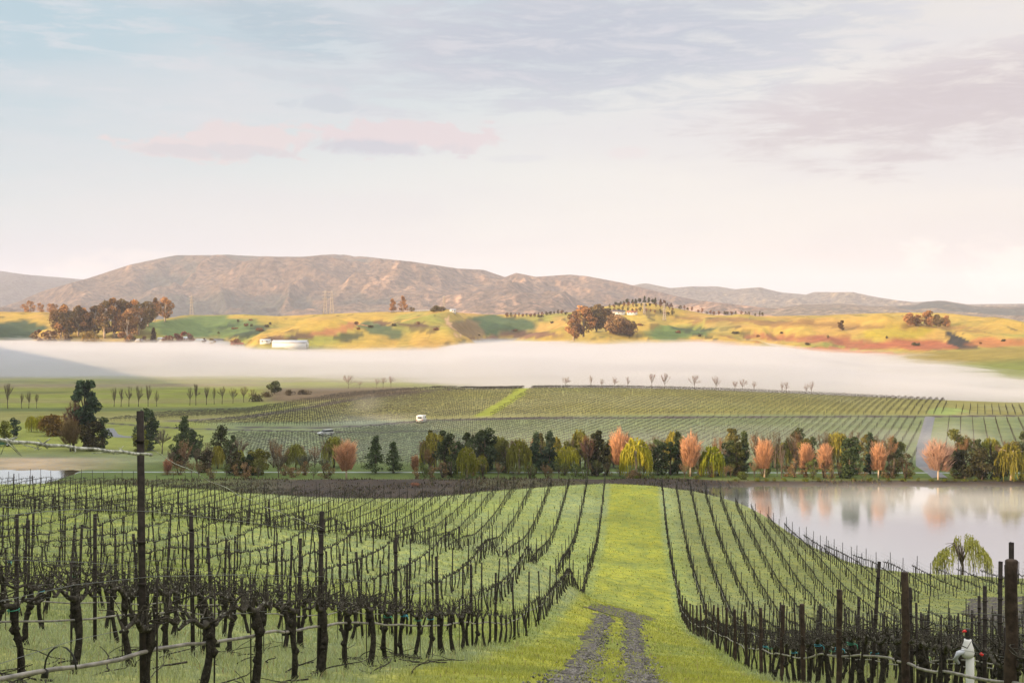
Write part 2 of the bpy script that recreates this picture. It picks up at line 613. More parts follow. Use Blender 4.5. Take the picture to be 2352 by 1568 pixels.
M_lichen = mat_plain('lichen_cane', (0.30, 0.31, 0.28, 1), 0.9, 0.2, noise=(22, 0.6))
M_tape_b = mat_plain('blue_tie_tape', (0.02, 0.26, 0.36, 1), 0.5, 0.4)
M_tape_g = mat_plain('green_tie_tape', (0.02, 0.20, 0.12, 1), 0.5, 0.4)
M_white = mat_plain('white_paint', (0.58, 0.58, 0.59, 1), 0.5, 0.4, noise=(3, 0.06))
M_black = mat_plain('black_plastic', (0.012, 0.012, 0.013, 1), 0.5, 0.4)
M_red = mat_plain('red_plastic', (0.60, 0.03, 0.03, 1), 0.45, 0.4)
M_roofgrey = mat_plain('pale_metal_roof', (0.40, 0.42, 0.48, 1), 0.5, 0.4, noise=(0.6, 0.12))
M_roofdark = mat_plain('dark_shingle_roof', (0.10, 0.085, 0.10, 1), 0.85, 0.2, noise=(0.8, 0.2))
M_roofred = mat_plain('rust_roof', (0.32, 0.11, 0.07, 1), 0.85, 0.2, noise=(0.8, 0.2))
M_wallpale = mat_plain('pale_house_wall', (0.62, 0.60, 0.56, 1), 0.85, 0.2, noise=(0.4, 0.08))
M_glass = mat_plain('dark_glass', (0.02, 0.025, 0.03, 1), 0.12, 0.6)
M_silver = mat_plain('silver_car_paint', (0.45, 0.47, 0.50, 1), 0.3, 0.6, metallic=0.2)
M_green = mat_plain('green_truck_paint', (0.03, 0.10, 0.07, 1), 0.35, 0.6)
M_pylon = mat_plain('galvanised_steel', (0.36, 0.32, 0.30, 1), 0.6, 0.4)


def ground_material():
    m = bpy.data.materials.new('ground_surface')
    m.use_nodes = True
    N = NT(m.node_tree)
    g = N.node('ShaderNodeNewGeometry')
    P = g.outputs['Position']
    a = N.node('ShaderNodeAttribute')
    a.attribute_name = 'Col'
    c = a.outputs['Color']
    ln = N.node('ShaderNodeVectorMath', operation='LENGTH')
    N.t.links.new(P, ln.inputs[0])
    dist = ln.outputs['Value']
    near = N.smooth(dist, 60, 260, 1.0, 0.0)
    f1 = N.noise(P, 9.0, 6, 0.7)
    f2 = N.noise(P, 1.1, 6, 0.65, 0.6)
    f3 = N.noise(P, 0.12, 6, 0.65, 0.4)
    f4 = N.noise(P, 0.02, 6, 0.65, 0.4)
    k = N.math('MULTIPLY', N.smooth(f1, 0.3, 0.7, 0.72, 1.25), N.smooth(f2, 0.3, 0.7, 0.78, 1.22))
    k = N.math('ADD', N.math('MULTIPLY', k, near), N.math('SUBTRACT', 1.0, near))
    k = N.math('MULTIPLY', k, N.smooth(f3, 0.3, 0.7, 0.84, 1.16))
    k = N.math('MULTIPLY', k, N.smooth(f4, 0.3, 0.7, 0.88, 1.12))
    v = N.node('ShaderNodeVectorMath', operation='SCALE')
    N.t.links.new(c, v.inputs[0])
    N.t.links.new(k, v.inputs['Scale'])
    # yellow-green / blue-green drift
    hue = N.mix(N.smooth(f2, 0.35, 0.65), (0.90, 0.98, 1.15, 1), (1.10, 1.02, 0.82, 1))
    cc = N.mix(1.0, v.outputs[0], hue, 'MULTIPLY')
    p = N.node('ShaderNodeBsdfPrincipled')
    p.inputs['Roughness'].default_value = 0.95
    p.inputs['Specular IOR Level'].default_value = 0.12
    N.t.links.new(cc, p.inputs['Base Color'])
    b = N.node('ShaderNodeBump')
    b.inputs['Strength'].default_value = 0.8
    b.inputs['Distance'].default_value = 0.12
    N.t.links.new(N.math('ADD', f1, N.math('MULTIPLY', f2, 2.0)), b.inputs['Height'])
    N.t.links.new(b.outputs[0], p.inputs['Normal'])
    out = N.node('ShaderNodeOutputMaterial')
    N.t.links.new(p.outputs[0], out.inputs[0])
    return m


M_ground = ground_material()
M_leaf = mat_plain('foliage', None, 0.8, 0.15, attr=True, transl=0.25)
M_grass = mat_plain('grass_blades', None, 0.7, 0.2, attr=True, transl=0.35)
M_treebark = mat_plain('tree_bark', (0.11, 0.085, 0.065, 1), 0.95, 0.1, noise=(1.5, 0.4))
M_palebark = mat_plain('pale_tree_bark', (0.42, 0.34, 0.27, 1), 0.9, 0.1, noise=(0.8, 0.3))

# ================================================================== ground sheet
inview = np.radians(np.linspace(-25.5, 25.5, 760))
outer = np.radians(np.concatenate([np.linspace(26.2, 333.8, 260)]))
ANG = np.concatenate([inview, outer])
RAD = [1.5]
while RAD[-1] < 2300:
    r_ = RAD[-1]
    RAD.append(r_ * 1.0085 if r_ > 40 else r_ * 1.012 + 0.01)
RAD = np.array(RAD + [2800, 4000, 7000, 9500, 12800])
A2, R2 = np.meshgrid(ANG, RAD)
GX, GY = np.sin(A2) * R2, np.cos(A2) * R2
GZ = H(GX, np.clip(GY, -600, 3000))
far = sstep(R2, 1900, 2700)
GZ = GZ * (1 - far) + (-42) * far
GXf, GYf, GZf = GX.ravel(), GY.ravel(), GZ.ravel()


def ground_colour(X, Y, Z):
    n = len(X)
    u = X - LM * Y
    Yp = np.maximum(Y, 1.0)
    px = CX + F * X / Yp
    py = HY - F * Z / Yp
    C = np.tile(np.array([0.165, 0.19, 0.055]), (n, 1))

    def put(w, col):
        w = np.clip(w, 0, 1)[:, None]
        C[:] = C * (1 - w) + np.array(col) * w
    nz1 = fbm(X / 6., Y / 6., 40, 4)
    nz2 = fbm(X / 25., Y / 25., 44, 4)
    nz3 = fbm(X / 90., Y / 90., 48, 4)
    # --- near vineyard floor
    nearm = (1 - sstep(Y, 178, 186))
    put(nearm * 1.0, (0.235, 0.275, 0.085))
    put(nearm * sstep(nz2, -0.25, 0.5) * 0.8, (0.25, 0.285, 0.14))
    put(nearm * sstep(nz1, 0.1, 0.6) * 0.5, (0.17, 0.205, 0.05))
    lane = sstep(u, -3.7, -3.0) * (1 - sstep(u, 2.6, 3.3)) * nearm
    put(lane, (0.272, 0.288, 0.05))
    put(lane * sstep(nz1, 0.0, 0.6) * 0.7, (0.20, 0.235, 0.06))
    put(lane * sstep(fbm(X / 2.2, Y / 4.5, 97, 3), 0.15, 0.5) * 0.45, (0.16, 0.19, 0.055))
    put(nearm * sstep(u, 3.6, 6) * 0.7, (0.19, 0.205, 0.08))
    put(nearm * (1 - sstep(Y, 14, 26)) * (1 - sstep(u, -6, -1)) * 0.6, (0.25, 0.275, 0.14))
    # bare strips under the nearest rows show only lightly
    # --- bank past the crest
    bank = sstep(Y, 180, 190) * (1 - sstep(Y, 257, 261))
    put(bank, (0.045, 0.036, 0.032))
    put(bank * sstep(nz1, -0.1, 0.5) * 0.5, (0.075, 0.058, 0.05))
    put(bank * (1 - sstep(px, 420, 720)) * 0.85, (0.085, 0.10, 0.035))
    put(bank * sstep(nz2, 0.0, 0.5) * 0.6, (0.085, 0.085, 0.035))
    # beach of the left pond
    bch = gau(px, 60, 170) * sstep(Y, 277, 280) * (1 - sstep(Y, 300, 308))
    grn = sstep(Y, 257, 262) * (1 - sstep(Y, 430, 520))
    put(grn, (0.075, 0.105, 0.030))
    put(grn * sstep(Y, 285, 300), (0.125, 0.155, 0.075))
    put(grn * sstep(Y, 285, 300) * sstep(nz2, -0.3, 0.4) * 0.7, (0.145, 0.165, 0.105))
    put(grn * sstep(Y, 285, 300) * sstep(nz3 + 0.4 * nz2, 0.1, 0.5) * 0.6, (0.14, 0.18, 0.06))
    put(grn * (1 - sstep(px, 420, 560)) * sstep(Y, 300, 330) * 0.9, (0.17, 0.19, 0.04))
    put(bch, (0.34, 0.27, 0.20))
    # --- knoll fields
    knl = sstep(Y, 415, 425) * (1 - sstep(Y, 600, 640))
    put(knl, (0.17, 0.165, 0.055))
    put(knl * sstep(nz2, -0.2, 0.5) * 0.7, (0.18, 0.18, 0.085))
    put(knl * sstep(nz3, 0, 0.5) * 0.6, (0.16, 0.175, 0.04))
    # headland strips: dirt
    def line(pts, halfw, col, amt=1.0):
        P_ = np.array([hit(*q)[:2] for q in pts])
        best = np.full(n, 1e9)
        sel = np.nonzero((Y > P_[:, 1].min() - 12) & (Y < P_[:, 1].max() + 12) & (X > P_[:, 0].min() - 12) & (X < P_[:, 0].max() + 12))[0]
        for (x0, y0), (x1, y1) in zip(P_[:-1], P_[1:]):
            L2 = (x1 - x0) ** 2 + (y1 - y0) ** 2 + 1e-6
            t = np.clip(((X[sel] - x0) * (x1 - x0) + (Y[sel] - y0) * (y1 - y0)) / L2, 0, 1)
            d = np.hypot(X[sel] - x0 - t * (x1 - x0), Y[sel] - y0 - t * (y1 - y0))
            best[sel] = np.minimum(best[sel], d)
        put(amt * (1 - sstep(best + nz1 * halfw * 0.3, halfw * 0.75, halfw * 1.2)), col)
    line([(2352, 955), (2150, 957), (1800, 958), (1500, 959), (1200, 960), (980, 966), (870, 975), (740, 983), (560, 981)], 2.6, (0.060, 0.050, 0.052))
    line([(250, 972), (420, 984), (600, 989), (740, 992), (860, 994), (1000, 990)], 1.8, (0.060, 0.052, 0.055))
    line([(1240, 883), (1060, 893), (900, 906), (780, 922), (660, 944), (560, 958), (400, 966)], 3.4, (0.105, 0.090, 0.080))
    line([(1110, 955), (1150, 930), (1190, 905), (1228, 883)], 3.0, (0.19, 0.22, 0.030))
    line([(2190, 945), (2178, 938), (2162, 950)], 5, (0.17, 0.22, 0.07))
    # --- plain behind and left
    pl = sstep(Y, 455, 520) * (1 - sstep(px, 560, 760) * (1 - sstep(Y, 620, 680)))
    pl = pl * (1 - sstep(Y, 960, 1040))
    put(pl, (0.145, 0.165, 0.030))
    put(pl * sstep(fbm(X / 120., Y / 18., 60, 4), -0.1, 0.35) * 0.7, (0.16, 0.14, 0.065))
    put(pl * sstep(fbm(X / 60., Y / 14., 66, 4), 0.15, 0.5) * 0.6, (0.075, 0.085, 0.025))
    put(gau(Y, 498, 16) * (1 - sstep(px, 560, 640)) * 0.8, (0.055, 0.075, 0.03))
    put(gau(Y, 700, 22) * (1 - sstep(px, 560, 640)) * 0.7, (0.15, 0.11, 0.075))
    # brown brush strip left of the knoll
    br = sstep(px, 575, 640) * (1 - sstep(px, 930, 1010)) * sstep(Y, 520, 560) * (1 - sstep(Y, 640, 700))
    put(br * 0.9, (0.080, 0.055, 0.042))
    # --- right spur
    sp = sstep(px, 1850, 2000) * sstep(Y, 640, 700) * (1 - sstep(Y, 1000, 1060))
    put(sp, (0.115, 0.135, 0.030))
    put(sp * sstep(Y, 840, 900), (0.19, 0.15, 0.035))  # sunlit upper slope painted golden, the shaded foot left green
    # --- low hills
    hl = sstep(Y, 985, 1040)
    put(hl, (0.33, 0.225, 0.05))
    put(hl * sstep(nz3, -0.1, 0.5) * 0.9, (0.19, 0.20, 0.045))
    put(hl * sstep(fbm(X / 40., Y / 90., 70, 4), 0.1, 0.5) * 0.55, (0.32, 0.19, 0.07))
    put(hl * sstep(fbm(X / 14., Y / 30., 74, 4) + 0.4 * nz3, 0.36, 0.5) * 0.8, (0.085, 0.065, 0.03))
    put(hl * sstep(ridged(X / 60., Y / 130., 76, 4), 0.35, 0.6) * 0.4, (0.16, 0.15, 0.045))
    put(hl * sstep(fbm(X / 8., Y / 16., 77, 3), 0.1, 0.6) * 0.35, (0.20, 0.16, 0.05))
    wp = px + 46 * fbm(X / 26., Y / 60., 80, 5)
    wy = py + 11 * fbm(X / 30., Y / 70., 84, 5)

    def patch(x, y, rx, ry, col, amt=1.0, tilt=0.0):
        d = np.sqrt(((wp - x) / rx) ** 2 + ((wy - y - tilt * (wp - x)) / ry) ** 2)
        put(hl * amt * (1 - sstep(d, 0.78, 1.02)), col)
    GRN, DRK, RED, BRN = (0.085, 0.125, 0.045), (0.028, 0.040, 0.026), (0.22, 0.075, 0.045), (0.08, 0.045, 0.035)
    patch(470, 752, 150, 26, GRN)
    patch(30, 765, 70, 32, (0.04, 0.06, 0.035))  # dark green paints in the shade of this valley
    patch(560, 765, 60, 7, DRK, 0.8, -0.25)
    patch(520, 752, 45, 5, DRK, 0.7, -0.2)
    patch(685, 773, 75, 8, BRN, 0.9, -0.22)
    patch(770, 752, 60, 10, (0.30, 0.13, 0.06), 0.9, -0.15)
    patch(800, 770, 40, 10, DRK, 0.8)
    patch(870, 755, 60, 17, (0.055, 0.085, 0.045), 0.9, 0.3)
    patch(880, 741, 26, 5, BRN, 0.9)
    patch(945, 744, 40, 5, BRN, 0.9)
    patch(1140, 745, 105, 24, (0.055, 0.085, 0.040))
    patch(1065, 755, 42, 24, (0.16, 0.105, 0.055), 0.9)
    patch(1180, 770, 110, 7, (0.12, 0.062, 0.05), 0.9, -0.05)
    patch(1560, 765, 90, 20, (0.085, 0.125, 0.040))
    patch(1585, 755, 45, 6, DRK, 0.8)
    patch(1620, 772, 45, 5, DRK, 0.8, 0.15)
    patch(1750, 738, 230, 7, (0.20, 0.115, 0.045), 0.9, 0.03)
    patch(2000, 748, 300, 7, (0.19, 0.11, 0.042), 0.9, 0.03)
    patch(1800, 775, 130, 9, RED, 0.8, 0.06)
    patch(1960, 785, 110, 13, RED, 0.9, 0.12)
    patch(2110, 790, 110, 14, (0.24, 0.075, 0.04), 0.95, 0.02)
    patch(2060, 763, 75, 15, (0.28, 0.22, 0.025), 0.9)
    patch(2192, 783, 32, 15, (0.022, 0.022, 0.022), 1.0, 0.5)  # scarp facing away from the sun, its shade painted near-black
    patch(2290, 785, 90, 14, (0.30, 0.115, 0.045), 0.9)
    patch(1960, 808, 190, 7, (0.34, 0.13, 0.08), 0.8, 0.06)
    patch(1660, 790, 80, 6, (0.28, 0.15, 0.08), 0.7)
    patch(1035, 750, 6, 32, (0.42, 0.26, 0.15), 1.0, 0)
    put(sstep(Y, 1480, 1600), (0.12, 0.11, 0.05))
    put((Y < 0).astype(float), (0.12, 0.15, 0.05))
    return C


GC = ground_colour(GXf, GYf, GZf)
nA = len(ANG)
nR = len(RAD)
ii = np.arange(nR - 1)[:, None] * nA
jj = np.arange(nA)[None, :]
quads = np.stack([ii + jj, ii + nA + jj, ii + nA + (jj + 1) % nA, ii + (jj + 1) % nA], -1).reshape(-1, 4)
# close the small hole at the photographer's feet
Vg = np.stack([GXf, GYf, GZf], 1)
cen = len(Vg)
Vg = np.concatenate([Vg, [[0, 0, gz(0, 0)]]])
GC = np.concatenate([GC, GC[:1]])
k_ = np.arange(nA)
fan = np.stack([np.full(nA, cen), k_, (k_ + 1) % nA], 1)[:, [0, 2, 1]]
me = mesh_from('ground', Vg, [quads, fan], True, GC)
me.materials.append(M_ground)
ground = link(bpy.data.objects.new('ground', me))
tag(ground, kind='structure')

# ================================================================== draped strips (roads, track)
def drape(name, pts, widths, mat, lift, nseg=80, nw=6, world=False, ragged=0.0):
    P_ = np.array([(p if world else hit(*p)[:2]) for p in pts], float)
    d = np.concatenate([[0], np.cumsum(np.hypot(*np.diff(P_, axis=0).T))])
    t = np.linspace(0, d[-1], nseg)
    cx_, cy_ = np.interp(t, d, P_[:, 0]), np.interp(t, d, P_[:, 1])
    for _ in range(3):
        cx_[1:-1] = (cx_[:-2] + cx_[1:-1] * 2 + cx_[2:]) / 4
        cy_[1:-1] = (cy_[:-2] + cy_[1:-1] * 2 + cy_[2:]) / 4
    w = np.interp(t, d, widths)
    tx, ty = np.gradient(cx_), np.gradient(cy_)
    L = np.hypot(tx, ty)
    nx, ny = ty / L, -tx / L
    s = np.linspace(-0.5, 0.5, nw)
    rag = ragged * fbm(t[:, None] / 1.1 + np.sign(s)[None, :] * 31, np.zeros((nseg, nw)), 91, 4)
    ww = w[:, None] * (1 + rag)
    X = cx_[:, None] + nx[:, None] * s[None, :] * ww
    Y = cy_[:, None] + ny[:, None] * s[None, :] * ww
    edge = 1 - (np.abs(s) * 2) ** 4
    Z = H(X, Y) + lift * edge[None, :] + 0.004
    V = np.stack([X, Y, Z], -1).reshape(-1, 3)
    i = np.arange(nseg - 1)[:, None] * nw
    j = np.arange(nw - 1)[None, :]
    q = np.stack([i + j, i + nw + j, i + nw + j + 1, i + j + 1], -1).reshape(-1, 4)
    m_ = MB()
    m_.add(V, [q])
    o = m_.obj(name, mat, smooth=True)
    return o


M_gravel = mat_plain('grey_gravel', (0.085, 0.076, 0.072, 1), 0.95, 0.15, bump=(22, 1.0, 0.05), noise=(5.0, 0.6), fleck=(1.6, (0.17, 0.18, 0.06, 1), 0.55))
M_asph = mat_plain('road_asphalt', (0.10, 0.105, 0.125, 1), 0.7, 0.35, noise=(0.5, 0.15))
M_pale = mat_plain('pale_road', (0.16, 0.19, 0.19, 1), 0.6, 0.35, noise=(0.5, 0.15))
tag(drape('track', [(1290, 1600), (1325, 1520), (1360, 1450), (1388, 1415)], [0.5, 0.5, 0.6, 0.9], M_gravel, 0.03, 260, 13, ragged=1.0), kind='structure')
tag(drape('track', [(1478, 1600), (1464, 1520), (1452, 1450), (1450, 1415)], [0.6, 0.55, 0.6, 1.0], M_gravel, 0.03, 260, 13, ragged=1.0), kind='structure')
tag(drape('track', [(1380, 1407), (1425, 1408), (1478, 1413)], [2.2, 3.0, 2.0], M_gravel, 0.035, 50, 9, ragged=0.4), kind='structure')
tag(drape('gravel_pad', [(2330, 1372), (2345, 1400), (2375, 1440)], [7.0, 9.0, 6.0], M_gravel, 0.06, 60, 12, ragged=0.15), kind='structure')
tag(drape('road', [(-140, 274.5), (-60, 273.5), (0, 273), (60, 272), (110, 271.5), (170, 271)], [1.3] * 6, M_pale, 0.10, 300, 5, world=True), kind='structure')
tag(drape('road', [(2160, 1098), (2145, 1086), (2120, 1070), (2118, 1030), (2128, 990), (2136, 958)], [3.2, 3, 3, 3, 3, 3], M_asph, 0.14, 300, 7), kind='structure')
tag(drape('road', [(310, 1005), (275, 1003), (258, 998), (250, 985)], [4, 3.6, 3.2, 3], M_asph, 0.14, 80, 7), kind='structure')

def stones():
    r = np.random.default_rng(3)
    Vs, n = [], 0
    ico = np.array([(1, 0, 0), (-1, 0, 0), (0, 1, 0), (0, -1, 0), (0, 0, .6), (0, 0, -.6)], float)
    fo = np.array([(0, 2, 4), (2, 1, 4), (1, 3, 4), (3, 0, 4), (2, 0, 5), (1, 2, 5), (3, 1, 5), (0, 3, 5)])
    P_ = []
    for a_, b_, w in (((1290, 1600), (1388, 1412), 0.20), ((1478, 1600), (1450, 1412), 0.24)):
        p, q = np.array(hit(*a_)[:2]), np.array(hit(*b_)[:2])
        t = r.random(3000) ** 1.7
        xy = p + (q - p) * t[:, None]
        xy[:, 0] += r.normal(0, w, len(t))
        P_.append(xy)
    P_ = np.concatenate(P_)
    Z = H(P_[:, 0], P_[:, 1])
    n = len(P_)
    sz = r.uniform(0.012, 0.045, n) * (0.7 + P_[:, 1] / 60)
    V = ico[None] * sz[:, None, None] * r.uniform(.6, 1.3, (n, 6, 1))
    V[..., 0] += P_[:, 0:1]
    V[..., 1] += P_[:, 1:2]
    V[..., 2] += Z[:, None] + 0.03
    C = np.repeat(r.uniform(0.04, 0.20, (n, 1)) * np.array([1, .94, .90]), 6, axis=0)
    me = mesh_from('gravel', V.reshape(-1, 3), [(fo[None] + (np.arange(n) * 6)[:, None, None]).reshape(-1, 3)], False, C)
    me.materials.append(mat_plain('gravel_stone', None, 0.9, 0.2, attr=True))
    tag(link(bpy.data.objects.new('gravel', me)), 'loose grey gravel stones on the wheel tracks', 'gravel', kind='stuff')


stones()

# ================================================================== water
def water_material():
    m = bpy.data.materials.new('lake_water')
    m.use_nodes = True
    N = NT(m.node_tree)
    g = N.node('ShaderNodeNewGeometry')
    mp = N.node('ShaderNodeMapping')
    mp.inputs['Scale'].default_value = (0.16, 1.0, 1.0)
    N.t.links.new(g.outputs['Position'], mp.inputs[0])
    f = N.noise(mp.outputs[0], 1.6, 5, 0.6, 0.3)
    b = N.node('ShaderNodeBump')
    b.inputs['Strength'].default_value = 0.5
    b.inputs['Distance'].default_value = 0.022
    N.t.links.new(f, b.inputs['Height'])
    gl = N.node('ShaderNodeBsdfGlossy')
    gl.inputs['Roughness'].default_value = 0.06
    gl.inputs[0].default_value = (0.98, 0.98, 0.98, 1)
    N.t.links.new(b.outputs[0], gl.inputs['Normal'])
    df = N.node('ShaderNodeBsdfDiffuse')
    df.inputs[0].default_value = (0.06, 0.07, 0.055, 1)
    lw = N.node('ShaderNodeLayerWeight')
    lw.inputs['Blend'].default_value = 0.15
    mx = N.node('ShaderNodeMixShader')
    N.t.links.new(N.smooth(lw.outputs['Facing'], 0.0, 0.35, 0.15, 0.84), mx.inputs[0])
    N.t.links.new(df.outputs[0], mx.inputs[1])
    N.t.links.new(gl.outputs[0], mx.inputs[2])
    out = N.node('ShaderNodeOutputMaterial')
    N.t.links.new(mx.outputs[0], out.inputs[0])
    return m


m_ = MB()
m_.add([(-160, 150, LAKE_Z), (200, 150, LAKE_Z), (200, 262, LAKE_Z), (-80, 262, LAKE_Z), (-80, 286, LAKE_Z), (-160, 286, LAKE_Z)],
       [np.array([(0, 1, 2, 3, 4, 5)])])
tag(m_.obj('lake_water', water_material()), kind='structure')

# ================================================================== mountains
def mountain(name, crest, y0, y1, zfoot, amp, cell, colA, colB, seed, x0, x1, ncol=620, nrow=190):
    cr = np.array(crest, float)
    pxs = np.linspace(x0, x1, ncol)
    t = np.linspace(0, 1.35, nrow)
    PX, T = np.meshgrid(pxs, t)
    Y = y0 + (y1 - y0) * T
    X = (PX - CX) / F * Y
    ztop = (HY - np.interp(PX, cr[:, 0], cr[:, 1])) / F * y1
    tt = np.clip(T, 0, 1)
    prof = np.interp(tt, [0, 0.25, 0.6, 0.85, 1.0], [0, 0.10, 0.50, 0.86, 1.0])
    wx = fbm(X / cell / 0.8, Y / cell / 0.8, seed + 5, 3) * 0.35
    nz = ridged((X + 0.35 * Y) / cell + wx * 1.4, Y / (cell * 3.2) + wx, seed, 3) * 0.8 + ridged((X - 0.2 * Y) / (cell * .42) + wx, Y / (cell * .9), seed + 9, 3) * 0.26
    bell = np.clip(np.sin(np.pi * np.clip(tt * 1.0, 0, 1)) ** 0.6, 0, 1)
    Z = zfoot + (ztop - zfoot) * prof + amp * nz * bell + amp * 0.05 * fbm(X / (cell * .06), Y / (cell * .06), seed + 30, 3)
    # never above the measured skyline
    lim = (HY - np.interp(PX, cr[:, 0], cr[:, 1])) / F * Y
    Z = np.minimum(Z, lim + 2 * fbm(X / 60., Y / 60., seed + 2, 3))
    Z = Z * (1 - sstep(T, 1.0, 1.35)) + zfoot * sstep(T, 1.0, 1.35)
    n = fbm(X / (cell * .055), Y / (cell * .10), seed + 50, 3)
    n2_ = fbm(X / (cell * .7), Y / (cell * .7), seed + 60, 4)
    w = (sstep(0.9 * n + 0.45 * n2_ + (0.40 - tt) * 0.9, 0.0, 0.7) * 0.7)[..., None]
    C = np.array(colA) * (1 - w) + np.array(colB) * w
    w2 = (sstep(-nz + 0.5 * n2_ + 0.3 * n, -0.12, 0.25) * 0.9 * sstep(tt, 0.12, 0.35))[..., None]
    C = C * (1 - w2) + np.array((0.030, 0.042, 0.038)) * w2  # folds painted dark blue-green: ravine woods, also standing in for shade
    V = np.stack([X, Y, Z], -1).reshape(-1, 3)
    i = np.arange(nrow - 1)[:, None] * ncol
    j = np.arange(ncol - 1)[None, :]
    q = np.stack([i + j, i + j + 1, i + ncol + j + 1, i + ncol + j], -1).reshape(-1, 4)
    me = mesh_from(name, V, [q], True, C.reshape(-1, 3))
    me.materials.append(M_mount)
    o = link(bpy.data.objects.new(name, me))
    tag(o, kind='structure')
    return o


M_mount = mat_plain('mountain_scrub', None, 0.95, 0.05, attr=True, noise=(0.04, 0.62), bump=(0.035, 1.0, 22.0))
SCR, TAN = (0.105, 0.073, 0.052), (0.40, 0.24, 0.15)
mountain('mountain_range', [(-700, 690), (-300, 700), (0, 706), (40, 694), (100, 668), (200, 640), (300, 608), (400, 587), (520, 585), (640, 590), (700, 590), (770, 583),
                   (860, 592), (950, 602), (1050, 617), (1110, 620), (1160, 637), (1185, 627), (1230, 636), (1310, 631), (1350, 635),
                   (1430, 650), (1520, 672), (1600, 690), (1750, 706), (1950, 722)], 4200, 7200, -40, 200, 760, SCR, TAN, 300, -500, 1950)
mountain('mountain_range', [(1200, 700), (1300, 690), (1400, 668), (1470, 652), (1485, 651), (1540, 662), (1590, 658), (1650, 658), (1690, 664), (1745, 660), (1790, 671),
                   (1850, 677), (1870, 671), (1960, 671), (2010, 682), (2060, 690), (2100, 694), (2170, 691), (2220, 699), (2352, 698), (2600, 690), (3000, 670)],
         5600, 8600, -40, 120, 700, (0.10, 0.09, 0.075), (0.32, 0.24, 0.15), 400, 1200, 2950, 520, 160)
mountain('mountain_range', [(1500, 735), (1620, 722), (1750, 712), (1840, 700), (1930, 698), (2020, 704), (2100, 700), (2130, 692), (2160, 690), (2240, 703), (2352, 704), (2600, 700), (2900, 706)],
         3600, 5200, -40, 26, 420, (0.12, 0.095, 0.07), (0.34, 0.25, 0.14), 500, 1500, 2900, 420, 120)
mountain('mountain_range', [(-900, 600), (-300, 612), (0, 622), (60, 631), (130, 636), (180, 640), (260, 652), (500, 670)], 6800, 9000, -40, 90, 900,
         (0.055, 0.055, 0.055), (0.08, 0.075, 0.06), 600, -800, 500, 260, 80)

# ================================================================== vines
ROWDIR = math.atan(LM)
RZ = -ROWDIR                      # local +Y runs along the rows


def ground_slope(x, y):
    d = 0.9
    return (gz(x + LM * d, y + d) - gz(x - LM * d, y - d)) / (2 * d)


def vine_parts(seed, detail=True, thick=1.0):
    r = np.random.default_rng(seed)
    tr, co = MB(), MB()
    hh = 0.84
    n = 9 if detail else 4
    t = np.linspace(0, 1, n)
    ph = r.uniform(0, 6.28, 2)
    lean = r.normal(0, 0.05, 2)
    P = np.stack([lean[0] * t + 0.035 * np.sin(t * 5 + ph[0]), lean[1] * t + 0.04 * np.sin(t * 4 + ph[1]), -0.12 + (hh + 0.12) * t], 1)
    P[:, :2] -= P[-1:, :2]
    rad = np.interp(t, [0, 0.12, 0.3, 0.75, 0.92, 1], [0.085, 0.06, 0.048, 0.045, 0.062, 0.05]) * r.uniform(0.62, 0.92) * (1.0 if detail else 0.85)
    if detail:
        rad = rad * r.uniform(0.86, 1.16, n)
    tr.tube(P, rad, 9 if detail else 4)
    if detail:      # burls and bark knobs
        for _ in range(4):
            q = P[r.integers(2, n - 1)] + r.normal(0, 0.02, 3)
            tr.tube([q + (0, 0, -0.05), q, q + (0, 0, 0.05)], [0.02, 0.05, 0.02], 6)
    # arms
    for s in (-1, 1):
        L = r.uniform(0.62, 0.78)
        m = 8 if detail else 3
        tt = np.linspace(0, 1, m)
        A = np.stack([0.02 * np.sin(tt * 6 + r.uniform(0, 6)), s * L * tt, 0.05 * np.sin(tt * 2.4) + 0.03 * np.sin(tt * 9 + r.uniform(0, 6)) * (tt > 0.1)], 1)
        ra = np.interp(tt, [0, 0.3, 1], [0.036, 0.024, 0.013]) * (1.0 if detail else 0.62 * thick)
        if detail:
            ra = ra * r.uniform(0.8, 1.3, m)
        co.tube(A, ra, 7 if detail else 4)
        ns = 5 if detail else 4
        for k in range(ns):
            f = (k + r.uniform(0.2, 0.8)) / ns
            b = np.array([np.interp(f, tt, A[:, i]) for i in range(3)])
            h = r.uniform(0.06, 0.20)
            tip = b + np.array([r.normal(0, 0.05), r.normal(0, 0.06), h])
            mid = (b + tip) / 2 + r.normal(0, 0.012, 3)
            co.tube([b, mid, tip], [0.02, 0.014, 0.008] if detail else [0.014 * thick, 0.012 * thick, 0.007 * thick], 5 if detail else 3, caps=False)
            if detail:
                for _ in range(r.integers(1, 4)):     # curled shoots and tendrils
                    d = r.normal(0, 1, 3)
                    d[2] = abs(d[2]) * 0.5 + 0.05 * r.normal()
                    d /= np.linalg.norm(d)
                    l = r.uniform(0.07, 0.30)
                    p0 = mid if r.random() < 0.5 else tip
                    e = p0 + d * l
                    w = p0 + d * l * 0.5 + r.normal(0, 0.03, 3)
                    co.tube([p0, w, e], [0.007, 0.006, 0.003], 4, caps=False)
    if detail:
        for _ in range(3):     # the odd long cane left on
            if r.random() < 0.55:
                s = r.choice([-1, 1])
                y0 = s * r.uniform(0.1, 0.6)
                l = r.uniform(0.3, 0.75)
                q = np.linspace(0, 1, 6)
                Pc = np.stack([r.normal(0, 0.15) * q, y0 + r.normal(0, 0.25) * q, 0.03 + l * q * (1 - 0.25 * q)], 1)
                co.tube(Pc, np.linspace(0.007, 0.003, 6), 4, caps=False)
    return tr, co


